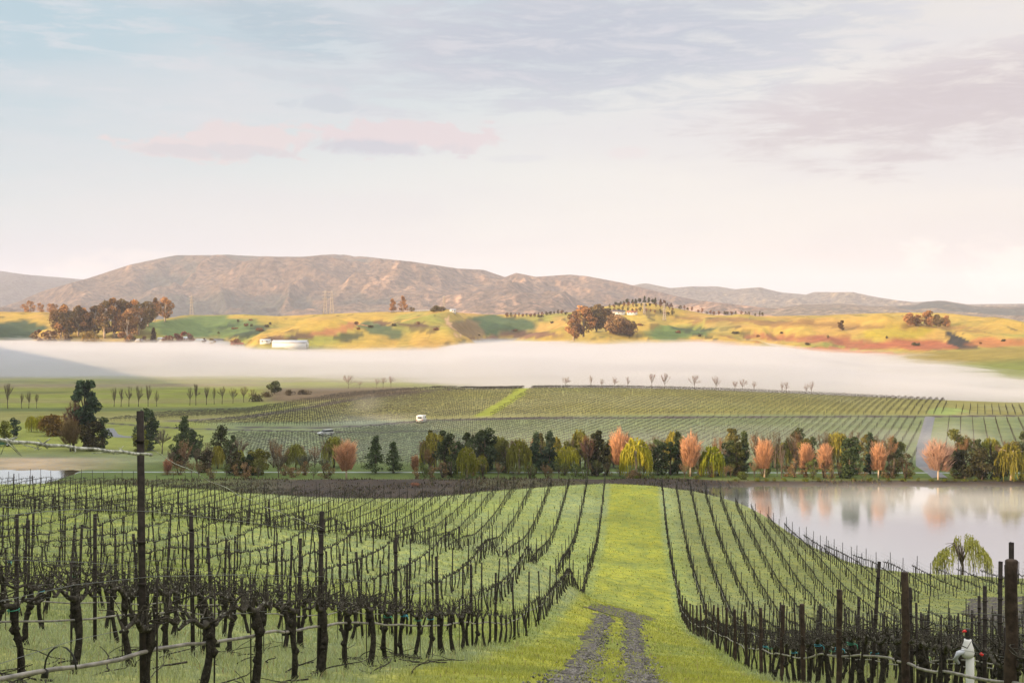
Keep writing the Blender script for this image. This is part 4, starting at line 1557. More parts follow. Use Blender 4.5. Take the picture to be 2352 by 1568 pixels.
def tree(name, label, cat, kind, X, Y, H_, Wd, col, seed, group=None, dens=1.0, z=None, trunk_mat=None, base=None, col2=None):
    r = np.random.default_rng(seed)
    z = gz(X, Y) if z is None else z
    root = empty(name, (X, Y, z))
    tag(root, label, cat, group)
    tb, cb = MB(), MB()
    R_ = Wd / 2
    col = np.array(col, float)
    if kind == 'twig':
        R_ *= r.uniform(.88, 1.18)
    c0 = 0.28 if base is None else base       # crown starts at this fraction
    lean = r.normal(0, 0.02, 2) * H_
    if kind in ('dense', 'euc', 'bush'):
        if kind == 'bush':
            c0 = 0.02
        top = H_ * 0.97
        nb = {'dense': 16, 'euc': 20, 'bush': 12}[kind]
        ctr, rad = [], []
        for k in range(nb):
            f = (k + r.random()) / nb
            zc = H_ * (c0 + (0.93 - c0) * f)
            env = math.sin(math.pi * min(1, max(0, (f * 0.86 + 0.10)))) ** 0.65
            a = r.uniform(0, 6.28)
            rr = R_ * env * r.uniform(0.25, 0.72)
            rb = R_ * r.uniform(0.26, 0.44) * (0.55 + 0.45 * env)
            ctr.append((rr * math.cos(a), rr * math.sin(a), min(zc, top - rb * .7)))
            rad.append(rb)
        ctr, rad = np.array(ctr), np.array(rad)
        n = int((2600 if kind != 'bush' else 1100) * dens)
        k = r.integers(0, nb, n)
        d, _ = basis(n, r)
        q = ctr[k] + d * (rad[k] * r.uniform(0.45, 1.1, n) ** 0.6)[:, None] * np.array([1, 1, 0.8])
        cj = r.uniform(0.6, 1.35, nb)[k][:, None] * col
        if col2 is not None:
            m2 = (r.random(nb) < 0.4)[k]
            cj[m2] = np.array(col2) * r.uniform(0.8, 1.2, (m2.sum(), 1))
        q[:, 2] = np.maximum(q[:, 2], 0.1)
        leaf_cards(cb, q, max(R_, H_ * .35) * (0.085 if dens > .5 else 0.14), cj, r)
        if kind != 'bush':
            t = np.linspace(0, 1, 7)
            tr_ = 0.028 * H_
            tb.tube(np.stack([lean[0] * t, lean[1] * t, -0.3 + (H_ * .85 + .3) * t], 1), tr_ * (1.25 - t * 1.1), 7)
            for c in ctr[::2]:
                z0 = c[2] * 0.55
                tb.tube([(lean[0] * z0 / H_, lean[1] * z0 / H_, z0), (c[0] * .55, c[1] * .55, (z0 + c[2]) / 2 + .02 * H_), tuple(c)], [tr_ * .5, tr_ * .3, tr_ * .1], 4, caps=False)
        else:
            for _ in range(5):
                a = r.uniform(0, 6.28)
                tb.tube([(0, 0, -0.2), (R_ * .3 * math.cos(a), R_ * .3 * math.sin(a), H_ * .4), (R_ * .5 * math.cos(a), R_ * .5 * math.sin(a), H_ * .75)], [0.03 * H_, 0.02 * H_, 0.008 * H_], 4)
    elif kind == 'conifer':
        n = int(2300 * dens)
        nbr = 46
        zb = H_ * (0.06 + 0.9 * (np.arange(nbr) + r.random(nbr)) / nbr)
        ab = r.uniform(0, 6.28, nbr)
        lb = R_ * (1 - (zb / H_)) ** 0.75 * r.uniform(0.6, 1.15, nbr)
        k = r.integers(0, nbr, n)
        f = r.uniform(0.15, 1, n) ** 0.7
        rad_ = lb[k] * f
        q = np.stack([rad_ * np.cos(ab[k]), rad_ * np.sin(ab[k]), zb[k] + 0.10 * lb[k] * f], 1) + r.normal(0, 0.05 * R_ + 0.012 * H_, (n, 3))
        q[:, 2] = np.clip(q[:, 2], 0.03 * H_, H_)
        leaf_cards(cb, q, H_ * (0.033 if dens > .5 else .06), r.uniform(0.6, 1.3, nbr)[k][:, None] * col, r)
        t = np.linspace(0, 1, 6)
        tb.tube(np.stack([0 * t, 0 * t, -0.3 + (H_ * .95 + .3) * t], 1), 0.022 * H_ * (1.15 - t * 1.1), 6)
        for i in range(0, nbr, 3):
            tb.tube([(0, 0, zb[i]), (lb[i] * .8 * math.cos(ab[i]), lb[i] * .8 * math.sin(ab[i]), zb[i] + .06 * lb[i])], [.008 * H_, .003 * H_], 3, caps=False)
    elif kind == 'weep':
        n = int((420 if dens > .9 else 900) * dens)
        a = r.uniform(0, 6.28, n)
        f = r.uniform(0.08, 1, n) ** 0.55
        z0 = H_ * (1 - 0.42 * f ** 2.2) * r.uniform(0.90, 1.0, n)
        clump = 0.5 + 0.5 * np.sin(a * 5 + seed) * np.sin(a * 3 + 2 * seed)
        ln = (z0 - H_ * 0.05) * np.clip(0.30 + 0.75 * f * clump + r.normal(0, .16, n), 0.12, 1.0)
        z0 = z0 * (1 + 0.09 * np.sin(a * 4 + seed * 1.7) * f) * (1 - 0.10 * np.abs(np.sin(a * 2.5 + seed)) * f)
        z0 = np.minimum(z0, H_)
        kp = clump + 0.35 * r.random(n) > (0.60 if dens < .9 else 0.33)
        a, f, z0, ln, clump = a[kp], f[kp], z0[kp], ln[kp], clump[kp]
        if dens < .9:      # a broken crown: low clump on one side, taller one on the other
            xr_ = f * np.cos(a)
            ln = ln * 0.85
            z0 = np.where(xr_ < -.35, z0 * .80, z0)
            kp = (xr_ < -.42) | (xr_ > -.12)
            a, f, z0, ln, clump = a[kp], f[kp], z0[kp], ln[kp], clump[kp]
        n = len(a)
        x0, y0 = R_ * f * np.cos(a), R_ * f * np.sin(a)
        seg = 5
        Vs, Cs = [], []
        cj = col * r.uniform(0.62, 1.3, (n, 1))
        w = (0.014 if dens > .9 else 0.008) * H_ + 0.0 * ln
        dr = r.normal(0, 1, (n, 2))
        dr /= np.linalg.norm(dr, axis=1)[:, None]
        for s_ in range(seg + 1):
            t = s_ / seg
            xx = x0 * (1 + 0.12 * math.sin(t * 2.2)) + r.normal(0, .012 * H_, n)
            yy = y0 * (1 + 0.12 * math.sin(t * 2.2)) + r.normal(0, .012 * H_, n)
            zz = z0 + 0.05 * H_ * math.sin(min(1, t * 3) * math.pi) * 0.5 - ln * t
            ww = w * (1 - 0.55 * t) * r.uniform(.6, 1.4, n)
            Vs += [np.stack([xx - dr[:, 0] * ww, yy - dr[:, 1] * ww, zz], 1), np.stack([xx + dr[:, 0] * ww, yy + dr[:, 1] * ww, zz], 1)]
            Cs += [cj, cj]
        V = np.stack(Vs, 1).reshape(-1, 3)
        Cc = np.stack(Cs, 1).reshape(-1, 3)
        m = 2 * (seg + 1)
        i = np.arange(n)[:, None] * m
        fs = [i + np.array([[2 * s_, 2 * s_ + 1, 2 * s_ + 3, 2 * s_ + 2]]) for s_ in range(seg)]
        cb.add(V, fs, Cc)
        k = r.integers(0, n, int(500 * dens))
        q = np.stack([x0[k], y0[k], z0[k] - ln[k] * r.random(len(k)) * 0.6], 1) + r.normal(0, .02 * H_, (len(k), 3))
        leaf_cards(cb, q, H_ * 0.032, col, r)
        tb.tube([(0, 0, -.3), (.01 * H_, 0, H_ * .3), (lean[0], lean[1], H_ * .55)], [.035 * H_, .026 * H_, .02 * H_], 7)
        for _ in range(9):
            a_ = r.uniform(0, 6.28)
            e = np.array([R_ * .75 * math.cos(a_), R_ * .75 * math.sin(a_), H_ * r.uniform(.72, .88) * (.8 if dens < .9 else 1)])
            tb.tube([(0, 0, H_ * r.uniform(.25, .5)), (e[0] * .45, e[1] * .45, H_ * .75), e], [.018 * H_, .011 * H_, .004 * H_], 4, caps=False)
    elif kind in ('twig', 'bare', 'poplar'):
        # limbs fan upwards, then twigs
        nl = {'twig': 15, 'bare': 11, 'poplar': 9}[kind]
        tr_ = {'twig': .020, 'bare': .020, 'poplar': .014}[kind] * H_
        zt = H_ * (c0 + .12)
        tb.tube([(0, 0, -.3), (lean[0] * .3, lean[1] * .3, zt * .5), (lean[0] * .5, lean[1] * .5, zt), (lean[0], lean[1], H_ * .72)], [tr_ * 1.3, tr_, tr_ * .85, tr_ * .3], 6)
        ends = []
        for k in range(nl):
            a = k * 2.4 + r.uniform(-.4, .4)
            z0 = H_ * r.uniform(c0 + .04, c0 + .3)
            f = r.uniform(.25, 1.0)
            ez = H_ * (0.97 - 0.42 * f ** 2 * r.uniform(.5, 1.3))
            er = R_ * f * .9
            p0 = np.array([lean[0] * z0 / H_, lean[1] * z0 / H_, z0])
            p1 = np.array([er * .62 * math.cos(a), er * .62 * math.sin(a), z0 + (ez - z0) * .45])
            p2 = np.array([er * math.cos(a), er * math.sin(a), ez * .93])
            tb.tube([p0, p1, p2], [tr_ * .5, tr_ * .3, tr_ * .1], 4, caps=False)
            ends.append((p0, p1, p2))
        n = int({'twig': 1500, 'bare': 650, 'poplar': 330}[kind] * dens)
        if kind == 'twig':      # a full egg of fine upward twigs
            cz, hz_ = H_ * (c0 + 1) / 2, H_ * (1 - c0) / 2
            dd, _ = basis(n, r)
            rr = r.uniform(0.08, 1, n) ** 0.52 * (1.02 + 0.52 * fbm(dd[:, 0] * 2.9 + seed, dd[:, 2] * 2.9 + dd[:, 1] + seed * .3, 33, 3)) * r.uniform(.85, 1.1, n)
            q = dd * rr[:, None]
            wide = np.clip(1 - q[:, 2] ** 2, .12, 1) ** -0.2 * 0.94
            tipt = np.stack([q[:, 0] * R_ * wide, q[:, 1] * R_ * wide, cz + q[:, 2] * hz_], 1)
            src = tipt * np.array([.62, .62, 1]) - np.array([0, 0, 1.0]) * (0.10 + 0.10 * r.random((n, 1))) * H_
            src[:, 2] = np.maximum(src[:, 2], H_ * c0 * .9)
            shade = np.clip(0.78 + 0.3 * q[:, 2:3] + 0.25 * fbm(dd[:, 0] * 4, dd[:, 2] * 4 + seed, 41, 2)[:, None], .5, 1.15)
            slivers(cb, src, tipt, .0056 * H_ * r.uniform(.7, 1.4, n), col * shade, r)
            n = 300
        k = r.integers(0, nl, n)
        E = np.array(ends)
        t = r.uniform(0.25, 1, n)[:, None]
        base_ = np.where(t < .5, E[k, 0] + (E[k, 1] - E[k, 0]) * t * 2, E[k, 1] + (E[k, 2] - E[k, 1]) * (t * 2 - 1))
        d, _ = basis(n, r)
        d[:, 2] = np.abs(d[:, 2]) * 1.1 + (.5 if kind != 'poplar' else 1.2)
        d /= np.linalg.norm(d, axis=1)[:, None]
        l = (R_ * .50 if kind == 'twig' else R_ * .42 + .03 * H_) * r.uniform(.4, 1.15, n)
        tip = base_ + d * l[:, None]
        # keep inside the crown's egg shape
        cz, hz_ = H_ * (c0 + 1) / 2, H_ * (1 - c0) / 2 * 1.03
        q = np.sqrt((tip[:, 0] / R_) ** 2 + (tip[:, 1] / R_) ** 2 + ((tip[:, 2] - cz) / hz_) ** 2)
        lim = r.uniform(.86, 1.06, n)
        over = q > lim
        c_ = np.array([0, 0, cz])
        tip[over] = c_ + (tip[over] - c_) / q[over][:, None] * lim[over][:, None]
        w = {'twig': .0075, 'bare': .0042, 'poplar': .0042}[kind] * H_
        slivers(cb, base_, tip, w * r.uniform(.7, 1.4, n), col, r)
        if kind == 'twig':
            s2 = tip + (d * .0 + r.normal(0, .35, (n, 3)) + np.array([0, 0, .25])) * (R_ * .22)
            slivers(cb, (base_ + tip) / 2, s2, w * .8, col * 1.08, r)
    tm = trunk_mat or M_treebark
    tb.obj('trunk', tm, root)
    cb.obj('crown', M_leaf, root)
    return root


def at_px(px, base_y):
    return hit(px, base_y)


OR = (0.58, 0.31, 0.17)
ORP = (0.50, 0.31, 0.23)
YW = (0.34, 0.32, 0.03)
YG = (0.16, 0.17, 0.025)
DG = (0.075, 0.100, 0.042)
DB = (0.058, 0.086, 0.050)
OL = (0.085, 0.080, 0.028)
BR = (0.10, 0.065, 0.040)
GR = (0.13, 0.105, 0.09)

# px, top, base, width, kind, colour, name, label
LINE = [
    (32, 957, 1003, 26, 'dense', DB, 'evergreen_tree', 'small dark round evergreen at the far left behind the pond'),
    (10, 965, 1010, 34, 'dense', YG, 'bushy_tree', 'yellow-green tree cut by the left edge behind the pond'),
    (72, 952, 992, 24, 'weep', YW, 'willow_tree', 'small yellow willow right of the dark round evergreen'),
    (98, 951, 993, 36, 'weep', YW, 'willow_tree', 'larger yellow willow left of the rust-gold bush'),
    (128, 952, 1000, 66, 'dense', (0.20, 0.125, 0.035), 'bushy_tree', 'wide rust-gold bushy tree below the tallest evergreen'),
    (197, 864, 1034, 62, 'dense', DB, 'evergreen_tree', 'tallest tree, dark round head standing high on the left'),
    (168, 905, 1035, 50, 'bare', (0.16, 0.085, 0.055), 'bare_tree', 'reddish bare tree against the left side of the tallest evergreen'),
    (162, 958, 1038, 56, 'twig', (0.20, 0.14, 0.06), 'leafless_tree', 'brown leafless tree at the foot of the tallest evergreen'),
    (205, 962, 1036, 64, 'dense', (0.065, 0.055, 0.022), 'bushy_tree', 'olive-brown tree directly below the tallest evergreen'),
    (238, 955, 1034, 40, 'dense', DG, 'evergreen_tree', 'dark green tree right of the olive-brown one below the tallest evergreen'),
    (334, 935, 1036, 62, 'dense', (0.05, 0.07, 0.034), 'evergreen_tree', 'dark evergreen directly behind the tallest steel post'),
    (322, 985, 1040, 40, 'dense', YG, 'bushy_tree', 'olive low tree left of the tallest steel post'),
    (372, 980, 1042, 40, 'bare', (0.15, 0.13, 0.09), 'bare_tree', 'pale bare sapling right of the tallest steel post'),
    (424, 956, 1048, 50, 'conifer', DG, 'conifer', 'pointed dark conifer, first to the right of the tallest steel post'),
    (446, 985, 1050, 46, 'dense', DG, 'evergreen_tree', 'rounded dark tree leaning on the first pointed conifer'),
    (508, 976, 1062, 60, 'conifer', (0.06, 0.065, 0.025), 'conifer', 'olive conifer, second to the right of the tallest steel post'),
    (545, 1000, 1070, 50, 'bare', (0.15, 0.10, 0.07), 'bare_tree', 'brown bare tree right of the olive conifer'),
    (418, 1030, 1070, 66, 'bush', BR, 'shrub', 'rusty brown shrub below the pointed dark conifer'),
    (475, 1030, 1085, 70, 'bush', (0.075, 0.06, 0.032), 'shrub', 'dull brown shrub below the olive conifer'),
    (540, 1035, 1090, 70, 'bush', (0.07, 0.062, 0.03), 'shrub', 'low olive-brown shrub left of the yellow-olive tree'),
    (592, 1030, 1090, 54, 'dense', (0.13, 0.125, 0.028), 'bushy_tree', 'yellow-olive bushy tree over the left dark bank'),
    (570, 1042, 1092, 34, 'dense', (0.03, 0.045, 0.02), 'evergreen_tree', 'small dark tree in front of the yellow-olive bushy tree'),
    (640, 1034, 1096, 52, 'bare', (0.10, 0.085, 0.05), 'bare_tree', 'brown bare tree right of the yellow-olive bushy tree'),
    (700, 1040, 1090, 54, 'bare', (0.09, 0.095, 0.065), 'bare_tree', 'faint grey-green bare tree left of the leftmost orange tree'),
    (745, 1052, 1090, 40, 'bare', (0.10, 0.10, 0.06), 'bare_tree', 'thin low bare tree just left of the leftmost orange tree'),
    (795, 1007, 1100, 60, 'twig', OR, 'orange_willow', 'leftmost orange leafless willow, standing alone by the dark bank'),
    (863, 1000, 1086, 46, 'conifer', DG, 'conifer', 'dark conifer, first right of the leftmost orange willow'),
    (903, 1014, 1086, 38, 'conifer', DG, 'conifer', 'dark conifer, second right of the leftmost orange willow'),
    (953, 1040, 1090, 22, 'twig', (0.32, 0.17, 0.09), 'leafless_tree', 'thin pale orange sapling between two pairs of dark evergreens'),
    (985, 1025, 1090, 36, 'bare', (0.20, 0.12, 0.05), 'bare_tree', 'rusty bare tree left of the tall dark evergreen pair'),
    (1022, 984, 1090, 52, 'dense', (0.06, 0.075, 0.032), 'evergreen_tree', 'tall dark evergreen left of the small yellow-green willow'),
    (1048, 1010, 1088, 30, 'dense', DG, 'evergreen_tree', 'narrow dark evergreen touching the tall one left of the yellow-green willow'),
    (1072, 1022, 1096, 40, 'weep', (0.20, 0.20, 0.03), 'willow_tree', 'small yellow-green willow between two tall dark evergreens'),
    (1106, 1042, 1088, 26, 'weep', (0.21, 0.20, 0.03), 'willow_tree', 'smallest yellow willow at the foot of a broad dark evergreen'),
    (1116, 981, 1084, 60, 'dense', (0.055, 0.075, 0.035), 'evergreen_tree', 'broad dark evergreen right of the small yellow-green willow'),
    (1162, 1010, 1086, 40, 'dense', (0.10, 0.10, 0.03), 'bushy_tree', 'dull olive tree right of the broad dark evergreen'),
    (1192, 1004, 1088, 48, 'weep', (0.17, 0.165, 0.028), 'willow_tree', 'olive-yellow willow left of the two bluish dark conifers'),
    (1231, 990, 1086, 32, 'conifer', DB, 'conifer', 'left one of the two bluish dark conifers'),
    (1262, 988, 1086, 36, 'conifer', DB, 'conifer', 'right one of the two bluish dark conifers'),
    (1303, 1020, 1082, 54, 'weep', YW, 'willow_tree', 'low bright yellow willow left of the brown-topped tree'),
    (1352, 1000, 1092, 56, 'bare', (0.10, 0.06, 0.05), 'bare_tree', 'purplish brown bare tree behind the lawn lane end'),
    (1372, 984, 1092, 50, 'dense', (0.045, 0.050, 0.022), 'evergreen_tree', 'dark tree left of the tallest orange willow'),
    (1424, 982, 1092, 62, 'twig', OR, 'orange_willow', 'tallest orange willow, beside the biggest yellow willow'),
    (1461, 1000, 1096, 62, 'weep', YW, 'willow_tree', 'biggest weeping yellow willow, above the lane end'),
    (1512, 1006, 1090, 46, 'dense', DG, 'evergreen_tree', 'dark green tree right of the biggest yellow willow'),
    (1540, 1010, 1090, 40, 'dense', (0.05, 0.075, 0.03), 'evergreen_tree', 'dark green tree left of the second orange willow'),
    (1556, 990, 1088, 24, 'conifer', DG, 'conifer', 'narrow dark conifer rising behind the second orange willow'),
    (1586, 992, 1094, 58, 'twig', OR, 'orange_willow', 'second orange willow from the lane, beside a vivid green-yellow willow'),
    (1636, 1020, 1094, 50, 'weep', (0.20, 0.225, 0.018), 'willow_tree', 'vivid green-yellow weeping willow right of the second orange willow'),
    (1676, 1008, 1090, 42, 'dense', (0.06, 0.078, 0.028), 'evergreen_tree', 'dark tree right of the vivid green-yellow willow'),
    (1692, 1012, 1092, 40, 'dense', (0.075, 0.085, 0.025), 'bushy_tree', 'olive tree between dark tree and tall thin conifer'),
    (1709, 988, 1088, 30, 'conifer', DG, 'conifer', 'tall thin conifer left of the third orange willow'),
    (1756, 1003, 1096, 56, 'twig', OR, 'orange_willow', 'third orange willow right of the lane, right of the tall thin conifer'),
    (1795, 1012, 1100, 26, 'poplar', (0.17, 0.13, 0.10), 'bare_tree', 'tall thin pale bare tree between orange willows'),
    (1852, 1011, 1094, 42, 'twig', OR, 'orange_willow', 'left one of the twin orange willows above the lake'),
    (1896, 1013, 1096, 44, 'twig', OR, 'orange_willow', 'right one of the twin orange willows above the lake'),
    (1952, 1000, 1098, 62, 'dense', (0.05, 0.075, 0.03), 'evergreen_tree', 'broad dark evergreen right of the twin orange willows'),
    (1999, 992, 1088, 24, 'conifer', DB, 'conifer', 'slim dark conifer just left of the small orange willow'),
    (2018, 1012, 1098, 46, 'twig', OR, 'orange_willow', 'small orange willow right of the slim dark conifer'),
    (2050, 1035, 1098, 46, 'bush', (0.07, 0.062, 0.03), 'shrub', 'brown-olive shrub left of the grey road'),
    (2080, 1038, 1098, 44, 'bush', (0.085, 0.07, 0.038), 'shrub', 'brown shrub at the left edge of the grey road'),
    (2155, 1005, 1102, 84, 'twig', ORP, 'orange_willow', 'broadest pinkish willow, right of the grey road'),
    (2216, 1030, 1100, 56, 'dense', (0.055, 0.055, 0.026), 'bushy_tree', 'olive-brown tree right of the pinkish willow'),
    (2256, 1028, 1102, 54, 'dense', (0.060, 0.058, 0.026), 'bushy_tree', 'second olive-brown tree right of the pinkish willow'),
    (2290, 1034, 1102, 44, 'dense', (0.04, 0.045, 0.022), 'evergreen_tree', 'dark tree left of the yellow-olive willow at the right edge'),
    (2322, 1012, 1104, 62, 'weep', (0.17, 0.155, 0.025), 'willow_tree', 'yellow-olive willow near the right edge above the lake'),
    (2356, 1030, 1104, 50, 'dense', (0.065, 0.07, 0.024), 'bushy_tree', 'olive tree cut by the right edge above the lake'),
]
for i, (px, top, bs, w, kind, col, nm, lab) in enumerate(LINE):
    X, Y, z = at_px(px, bs)
    Y = max(Y, 258.5)
    X = (px - CX) / F * Y
    z = gz(X, Y)
    Hh = (HY - top) / F * Y - z
    bf = {'twig': 0.25, 'bare': 0.2, 'dense': 0.06, 'poplar': 0.2}.get(kind)
    w *= {'twig': 1.0, 'dense': 1.3, 'conifer': 1.35, 'weep': 1.12, 'bare': 1.2}.get(kind, 1.0)
    if nm == 'evergreen_tree' and top < 900:
        bf = 0.30
    cat = 'shrub' if kind == 'bush' else ('conifer' if kind == 'conifer' else ('willow' if 'willow' in nm else 'tree'))
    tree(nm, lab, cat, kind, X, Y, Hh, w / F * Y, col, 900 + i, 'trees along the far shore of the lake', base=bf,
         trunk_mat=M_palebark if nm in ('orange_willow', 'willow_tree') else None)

# undergrowth between the trees
_u = 0
for px in list(range(385, 760, 26)) + list(range(960, 2110, 18)) + list(range(2190, 2360, 20)):
    px = px + rk.uniform(-7, 7)
    if rk.random() < 0.12:
        continue
    _u += 1
    Y = rk.uniform(260, 269)
    X = (px - CX) / F * Y
    hh_ = rk.uniform(1.6, 4.4)
    kd = 'bush' if rk.random() < .6 else 'bare'
    tree('shrub', '%s, %s from left in the undergrowth between the lakeside trees' % ('leafy olive shrub' if kd == 'bush' else 'bare brown sapling', ordn(_u)), 'shrub', kd, X, Y, hh_, rk.uniform(2.2, 4.2),
         [(0.09, 0.115, 0.03), (0.13, 0.14, 0.035), (0.16, 0.115, 0.05), (0.22, 0.14, 0.07)][int(rk.integers(0, 4))], 2500 + _u, 'undergrowth between the lakeside trees', dens=0.55, base=.1)

_u = 0
for px in list(range(385, 770, 24)) + list(range(968, 2360, 17)):
    px = px + rk.uniform(-8, 8)
    _u += 1
    if 2090 < px < 2140:
        continue
    Y = rk.uniform(277, 284)
    X = (px - CX) / F * Y
    kd = ['dense', 'bare', 'bare', 'bare', 'weep', 'dense'][int(rk.integers(0, 6))]
    hh_ = rk.uniform(4.5, 8.8) * (0.85 if px < 800 else 1)
    cc_ = {'dense': [(0.12, 0.13, 0.04), (0.085, 0.105, 0.045), (0.16, 0.145, 0.045)], 'bare': [(0.17, 0.11, 0.06), (0.26, 0.15, 0.08), (0.14, 0.11, 0.07)], 'weep': [(0.24, 0.24, 0.04), (0.19, 0.19, 0.04), (0.26, 0.23, 0.04)]}[kd][int(rk.integers(0, 3))]
    nm_ = {'dense': 'dull olive tree', 'bare': 'bare brown tree', 'weep': 'hazy yellowish willow'}[kd]
    tree('background_tree', '%s, %s from left in the line behind the pale road' % (nm_, ordn(_u)), 'tree', kd, X, Y, hh_, hh_ * rk.uniform(.5, .8), cc_, 2700 + _u,
         'second line of trees behind the lakeside road', dens=0.8 if kd != 'weep' else 1.0, base=.08)

# low clipped shrubs at the foot of the far bank
for i, px in enumerate([1462, 1500, 1532, 1600, 1690, 1740, 1760, 1778, 1800, 1850, 1880, 1960, 2000, 2040, 2075, 2110, 2140, 2170, 2195, 2215, 2240, 2290, 2330]):
    Y = 257.2
    X = (px - CX) / F * Y
    tree('low_bush', 'low yellow-green bush at the waterline, %s from left' % ordn(i + 1), 'bush', 'bush', X, Y, rk.uniform(.5, .8), rk.uniform(1.0, 1.9), (0.11, 0.13, 0.02), 1200 + i,
         'small bushes along the far waterline', dens=0.25)

# willow on the near shore
X, Y, z = (2210 - CX) / F * 163, 163, 0
z = gz(X, Y)
tree('willow_tree', 'small yellow-green weeping willow at the near lake shore, before white water', 'willow', 'weep', X, Y, (HY - 1222) / F * Y - z, 122 / F * Y,
     (0.36, 0.35, 0.08), 1400, dens=0.85)
# reddish saplings on the dark bank
for px, top, bs, lab in ((953, 1108, 1130, 'rusty orange twiggy shrub on the dark bank behind the vines'), (385, 1050, 1075, 'orange dead shrub by the left pond')):
    Y = 245 if px > 500 else 268
    X = (px - CX) / F * Y
    tree('shrub', lab, 'shrub', 'twig', X, Y, (HY - top) / F * Y - gz(X, Y), 34 / F * Y, (0.34, 0.15, 0.09), 1410 + px, dens=0.5, base=0.05)

# bare trees on the rim of the knoll and the plain
RIM = [(800, 858, 903, 46), (826, 874, 903, 24), (865, 868, 898, 24), (880, 864, 898, 22), (898, 862, 898, 26), (1300, 862, 882, 26), (1357, 858, 883, 12), (1382, 868, 884, 16),
       (1412, 862, 885, 20), (1442, 862, 886, 12), (1497, 855, 889, 26), (1527, 853, 890, 30), (1595, 857, 894, 34), (1644, 860, 895, 28), (1688, 872, 896, 22), (1706, 868, 897, 26),
       (1732, 872, 898, 16), (1796, 874, 902, 10), (1806, 872, 902, 18), (1852, 878, 905, 18), (1864, 873, 906, 20), (2244, 897, 931, 22), (2308, 893, 932, 18)]
for i, (px, top, bs, w) in enumerate(RIM):
    a = (px - CX) / F
    # stands just behind the skyline of the knoll
    ys = np.arange(430, 640, 2.0)
    zz = H(a * ys, ys) / ys
    Y = float(ys[np.argmax(zz)]) + 14
    X = a * Y
    z = gz(X, Y)
    tree('bare_tree', 'pale bare tree against the mist, %s from left along the knoll rim' % ordn(i + 1), 'tree', 'poplar', X, Y, (HY - top) / F * Y - z, w / F * Y,
         (0.27, 0.20, 0.18), 1500 + i, 'bare trees along the rim of the knoll', dens=0.8, base=0.2)
for i, (px, top, bs, w) in enumerate([(2040, 912, 924, 28), (2148, 909, 926, 40), (2194, 914, 930, 46)]):
    a = (px - CX) / F
    ys = np.arange(430, 640, 2.0)
    Y = float(ys[np.argmax(H(a * ys, ys) / ys)]) + 8
    tree('bush', 'round olive bush before the mist, %s from left' % ordn(i + 1), 'bush', 'bush', a * Y, Y, (HY - top) / F * Y - gz(a * Y, Y), w / F * Y, (0.10, 0.085, 0.04), 1560 + i, 'round bushes on the knoll rim', dens=0.6)
PLAIN = [(18, 876, 938, 34), (50, 897, 938, 12), (66, 893, 938, 18), (84, 900, 938, 14), (262, 885, 934, 26), (278, 888, 934, 18), (296, 880, 934, 20), (318, 882, 934, 26), (340, 878, 934, 26),
         (360, 892, 934, 14), (436, 884, 931, 18), (450, 876, 931, 24), (474, 880, 930, 20), (492, 886, 929, 14), (510, 882, 928, 26), (535, 888, 926, 28), (560, 884, 924, 34), (580, 890, 922, 24)]
for i, (px, top, bs, w) in enumerate(PLAIN):
    X, Y, z = at_px(px, bs)
    tree('bare_tree', 'thin bare brown tree, %s from left in the hedge line on the plain' % ordn(i + 1), 'tree', 'poplar', X, Y, (HY - top) / F * Y - z, w / F * Y,
         (0.13, 0.105, 0.06), 1600 + i, 'bare trees in the hedge line on the plain', dens=1.0, base=0.15)
X, Y, z = at_px(631, 905)
tree('field_tree', 'lone olive-green round tree on the plain before the mist', 'tree', 'dense', X, Y, (HY - 874) / F * Y - z, 36 / F * Y, (0.07, 0.085, 0.025), 1650, base=0.2)
for i, (px, top, bs, w) in enumerate([(612, 899, 912, 34), (665, 894, 908, 30), (700, 895, 906, 34), (590, 905, 922, 40)]):
    X, Y, z = at_px(px, bs)
    tree('bush', 'brown scrub bush, %s from left on the dark strip beside the lone tree' % ordn(i + 1), 'bush', 'bush', X, Y, (HY - top) / F * Y - z, w / F * Y, (0.07, 0.055, 0.03), 1660 + i, 'scrub bushes beside the lone tree', dens=0.6)

